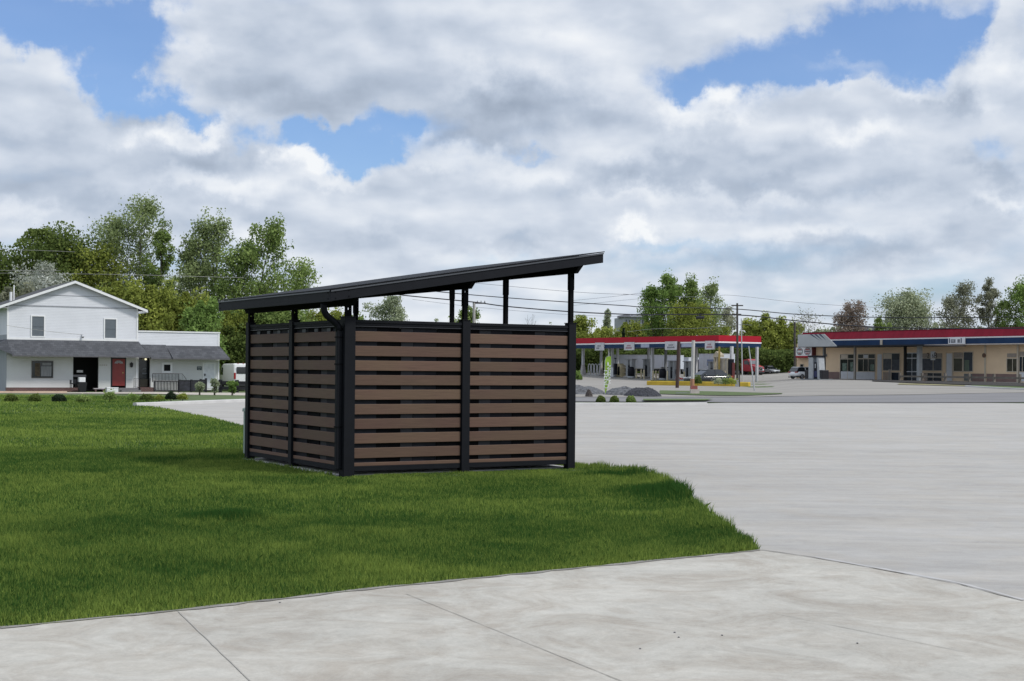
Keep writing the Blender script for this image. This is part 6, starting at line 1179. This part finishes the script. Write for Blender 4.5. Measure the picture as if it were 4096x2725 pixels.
# feather flag
fb_ = at(r6(366, 0)[0], 74); t = thing('feather_flag', 'lime green feather flag with white lettering standing at the gravel', 'flag', fb_, 0); k = 74 / F
def fq(x, y): p = P(*r6(x, y), 74); return (p.x - fb_[0], 0, p.z - fb_[2])
out_ = [fq(*p) for p in ((362, 1330), (359, 1240), (362, 1120), (368, 1010), (376, 968), (388, 957), (428, 955), (431, 1000), (424, 1100), (408, 1200), (388, 1290), (372, 1345))]
fl = MB().prism([(p[0], .015 * math.sin(i * 1.7), p[2]) for i, p in enumerate(out_)], (0, .006, 0)).build('cloth', mat('lime_cloth', (.26, .42, .035), .8, var=.12, vscale=1.2), t)
MB().tube([fq(366, 1400), fq(361, 1240), fq(366, 1010), fq(376, 964), fq(400, 953)], [.014] * 3 + [.01, .008], 6).build('pole', M_alu, t)
mb = MB(); p = fq(376, 1190); mb.text('TSEND', .36, p[0], -.03, p[2], .95, rot=-math.pi / 2); mb.build('lettering', mat('lettering_white', (.75, .78, .74), .7), fl)
mb = MB(); p = fq(408, 1145); mb.text('NOSAM', .30, p[0] - .02, -.03, p[2], .95, rot=-math.pi / 2); mb.build('lettering', mat('lettering_white', (.75, .78, .74), .7), fl)
MB().prism([(x[0], -.03, x[2]) for x in (fq(388, 1045), fq(393, 1008), fq(399, 1024), fq(402, 1012), fq(406, 1046))], (0, .005, 0)).build('emblem', mat('lettering_white', (.75, .78, .74), .7), fl)
# ------------------------------------------------------------------ gravel heaps
def heap(label, x0, x1, ytop, ybase, D, m, seed, depth=3.0, name='gravel_heap', cat='gravel heap', skew=0.0):
    A = P(*r6(x0, ybase), D); B = P(*r6(x1, ybase), D); T = P(*r6((x0 + x1) / 2, ytop), D); cx = (A.x + B.x) / 2; zb = terr(cx, D) - .02; H = T.z - zb; Rx = (B.x - A.x) / 2; n, m2 = 44, 26; vs = []
    for j in range(m2 + 1):
        for i in range(n + 1):
            u = i / n * 2 - 1; v = j / m2 * 2 - 1; q = max(0, 1 - (u - skew * (1 - u * u)) ** 2 - v * v) ; h_ = H * (q ** .8) * (1 + .22 * mnoise.noise(Vector((u * 3 + seed, v * 3, 0))) ) + .05 * mnoise.noise(Vector((u * 14, v * 14, seed))) * (q > 0); vs.append((u * Rx, v * depth, max(-.05, h_ - (.05 if q <= 0 else 0))))
    mb = MB(); mb.add(vs, [(j * (n + 1) + i, j * (n + 1) + i + 1, (j + 1) * (n + 1) + i + 1, (j + 1) * (n + 1) + i) for j in range(m2) for i in range(n)]); o = mb.build(name, m); o.location = (cx, D, zb); tag(o, label, cat); return o
M_grav = mat('gravel_grey', (.090, .093, .100), .95, var=.7, vscale=5, bump=1.0, bscale=14); M_gravd = mat('gravel_dark', (.024, .025, .032), .95, var=.6, vscale=7, bump=1.0, bscale=14)
heap('long low grey gravel heap behind the green flag, next to the enclosure', -150, 380, 1262, 1370, 80, M_grav, 1, 4.5); heap('rounded grey gravel heap between the flag and the dark heap', 330, 880, 1280, 1378, 77, M_grav, 4, 3.2, skew=-.1); heap('dark asphalt-like heap beside the grey gravel', 555, 965, 1284, 1375, 73, M_gravd, 8, 2.2)
heap('small brown clod of earth in front of the long gravel heap', 155, 240, 1305, 1372, 70, mat('clod_brown', (.06, .05, .045), .95, var=.5, vscale=9), 12, .6, 'earth_clod', 'earth clod')
# marker at the foot of the white pole
p = at(r6(1310, 0)[0], 80); t = thing('ground_marker', 'small red and white marker box at the foot of the white pole', 'marker', p, 0); MB().box(-.28, .22, -.2, .2, 0, .32).build('base', mat('marker_white', (.55, .48, .45), .7), t); MB().box(-.24, .12, -.16, .16, .321, .52).build('cap', mat('marker_red', (.32, .10, .09), .7), t); MB().box(-1.1, -.35, -.2, .2, 0, .12).build('stone', M_greyd, t)
# hydrant-like red item at the pumps
p = cpos(1160, -.2); t = thing('hose_reel', 'small red and white item on the ground by the brown pole', 'hose', p, 0); MB().tube([(-.6, 0, .15), (-.2, .1, .4), (.1, 0, .25), (.5, .1, .45), (.7, 0, .15)], .09, 6).build('hose', M_red, t); MB().box(-.4, .5, -.1, .1, 0, .14).build('base', M_wpanel, t)
# building on the rise behind the trees
A = P(*r6(572, 600), 270); B = P(*r6(820, 600), 270); zt = P(*r6(600, 545), 270).z; zp = P(*r6(600, 516), 270).z; gz = terr(A.x, 270); t = thing('apartment_block', 'pale grey gabled apartment block rising behind the trees left of the tall ones', 'building', (A.x, 270, gz), .15); L_ = B.x - A.x
MB().box(0, L_, 0, 9, 0, zt - gz).build('wall', mat('block_siding', (.30, .31, .33), .7, var=.06), t); zt2 = zt - gz; zp2 = zp - gz
MB().prism([(-.4, -.5, zt2), (L_ * .42, -.5, zt2), (L_ * .34, 3, zp2), (.5, 3, zp2)], (0, 5.5, 0)).build('roof', M_shin_d, t); MB().prism([(L_ * .43, -.5, zt2), (L_ + .4, -.5, zt2), (L_ - .4, 3, zp2), (L_ * .52, 3, zp2)], (0, 5.5, 0)).build('roof', mat('block_roof', (.14, .14, .15), .8), t)
for k in range(7):
    for z in (.75, 3.6): MB().box(L_ * (k + .3) / 7, L_ * (k + .62) / 7, -.05, -.001, zt2 - z - 1.2 + .2, zt2 - z + .2).build('window', M_glass, t)
for x in (.2, .65): MB().prism([(L_ * x, -.45, zt2 + .01), (L_ * x + 2.6, -.45, zt2 + .01), (L_ * x + 1.3, -.45, zp2 - .1)], (0, 2, 0)).build('dormer', mat('block_siding', (.30, .31, .33), .7), t)
# dark roof just above the shop's own
A = P(*r7(890, 607), 205); B = P(*r7(1060, 607), 205); t = thing('shed', 'dark gabled shed roof just above the red fascia behind the shop', 'shed', (A.x, 205, terr(A.x, 205)), .2); L_ = B.x - A.x; zt2 = A.z - terr(A.x, 205); zp2 = P(*r7(930, 572), 205).z - terr(A.x, 205)
MB().box(.2, L_, 0, 5, 0, zt2 - .2).build('wall', M_greyd, t); MB().prism([(-.3, -.3, zt2 - .2), (L_ + .2, -.3, zt2 - .2), (L_, 2.4, zt2 + .1), (L_ * .3, 2.4, zp2)], (0, 3.2, 0)).build('roof', M_blackp, t)
# fallen twigs and pebbles on the near pavement
for i, (px, py) in enumerate(((2888, 2552), (2698, 2541), (3430, 2584), (2715, 2560), (1120, 2420), (2560, 2606))):
    x, y = G(px, py); o = MB().ring([[((.006 + .003 * (k % 3)) * math.cos(k * 1.05) * s, (.005 + .002 * (k % 2)) * math.sin(k * 1.05) * s, z) for k in range(6)] for s, z in ((.7, 0), (1, .003), (.5, .006))]).build('pebble', mat('pebble_grey', (.17, .17, .17), .9)); o.location = (x, y, .013); o.rotation_euler.z = i
    tag(o, 'tiny dark pebble lying on the near pavement', 'pebble', 'pebbles on the near pavement')
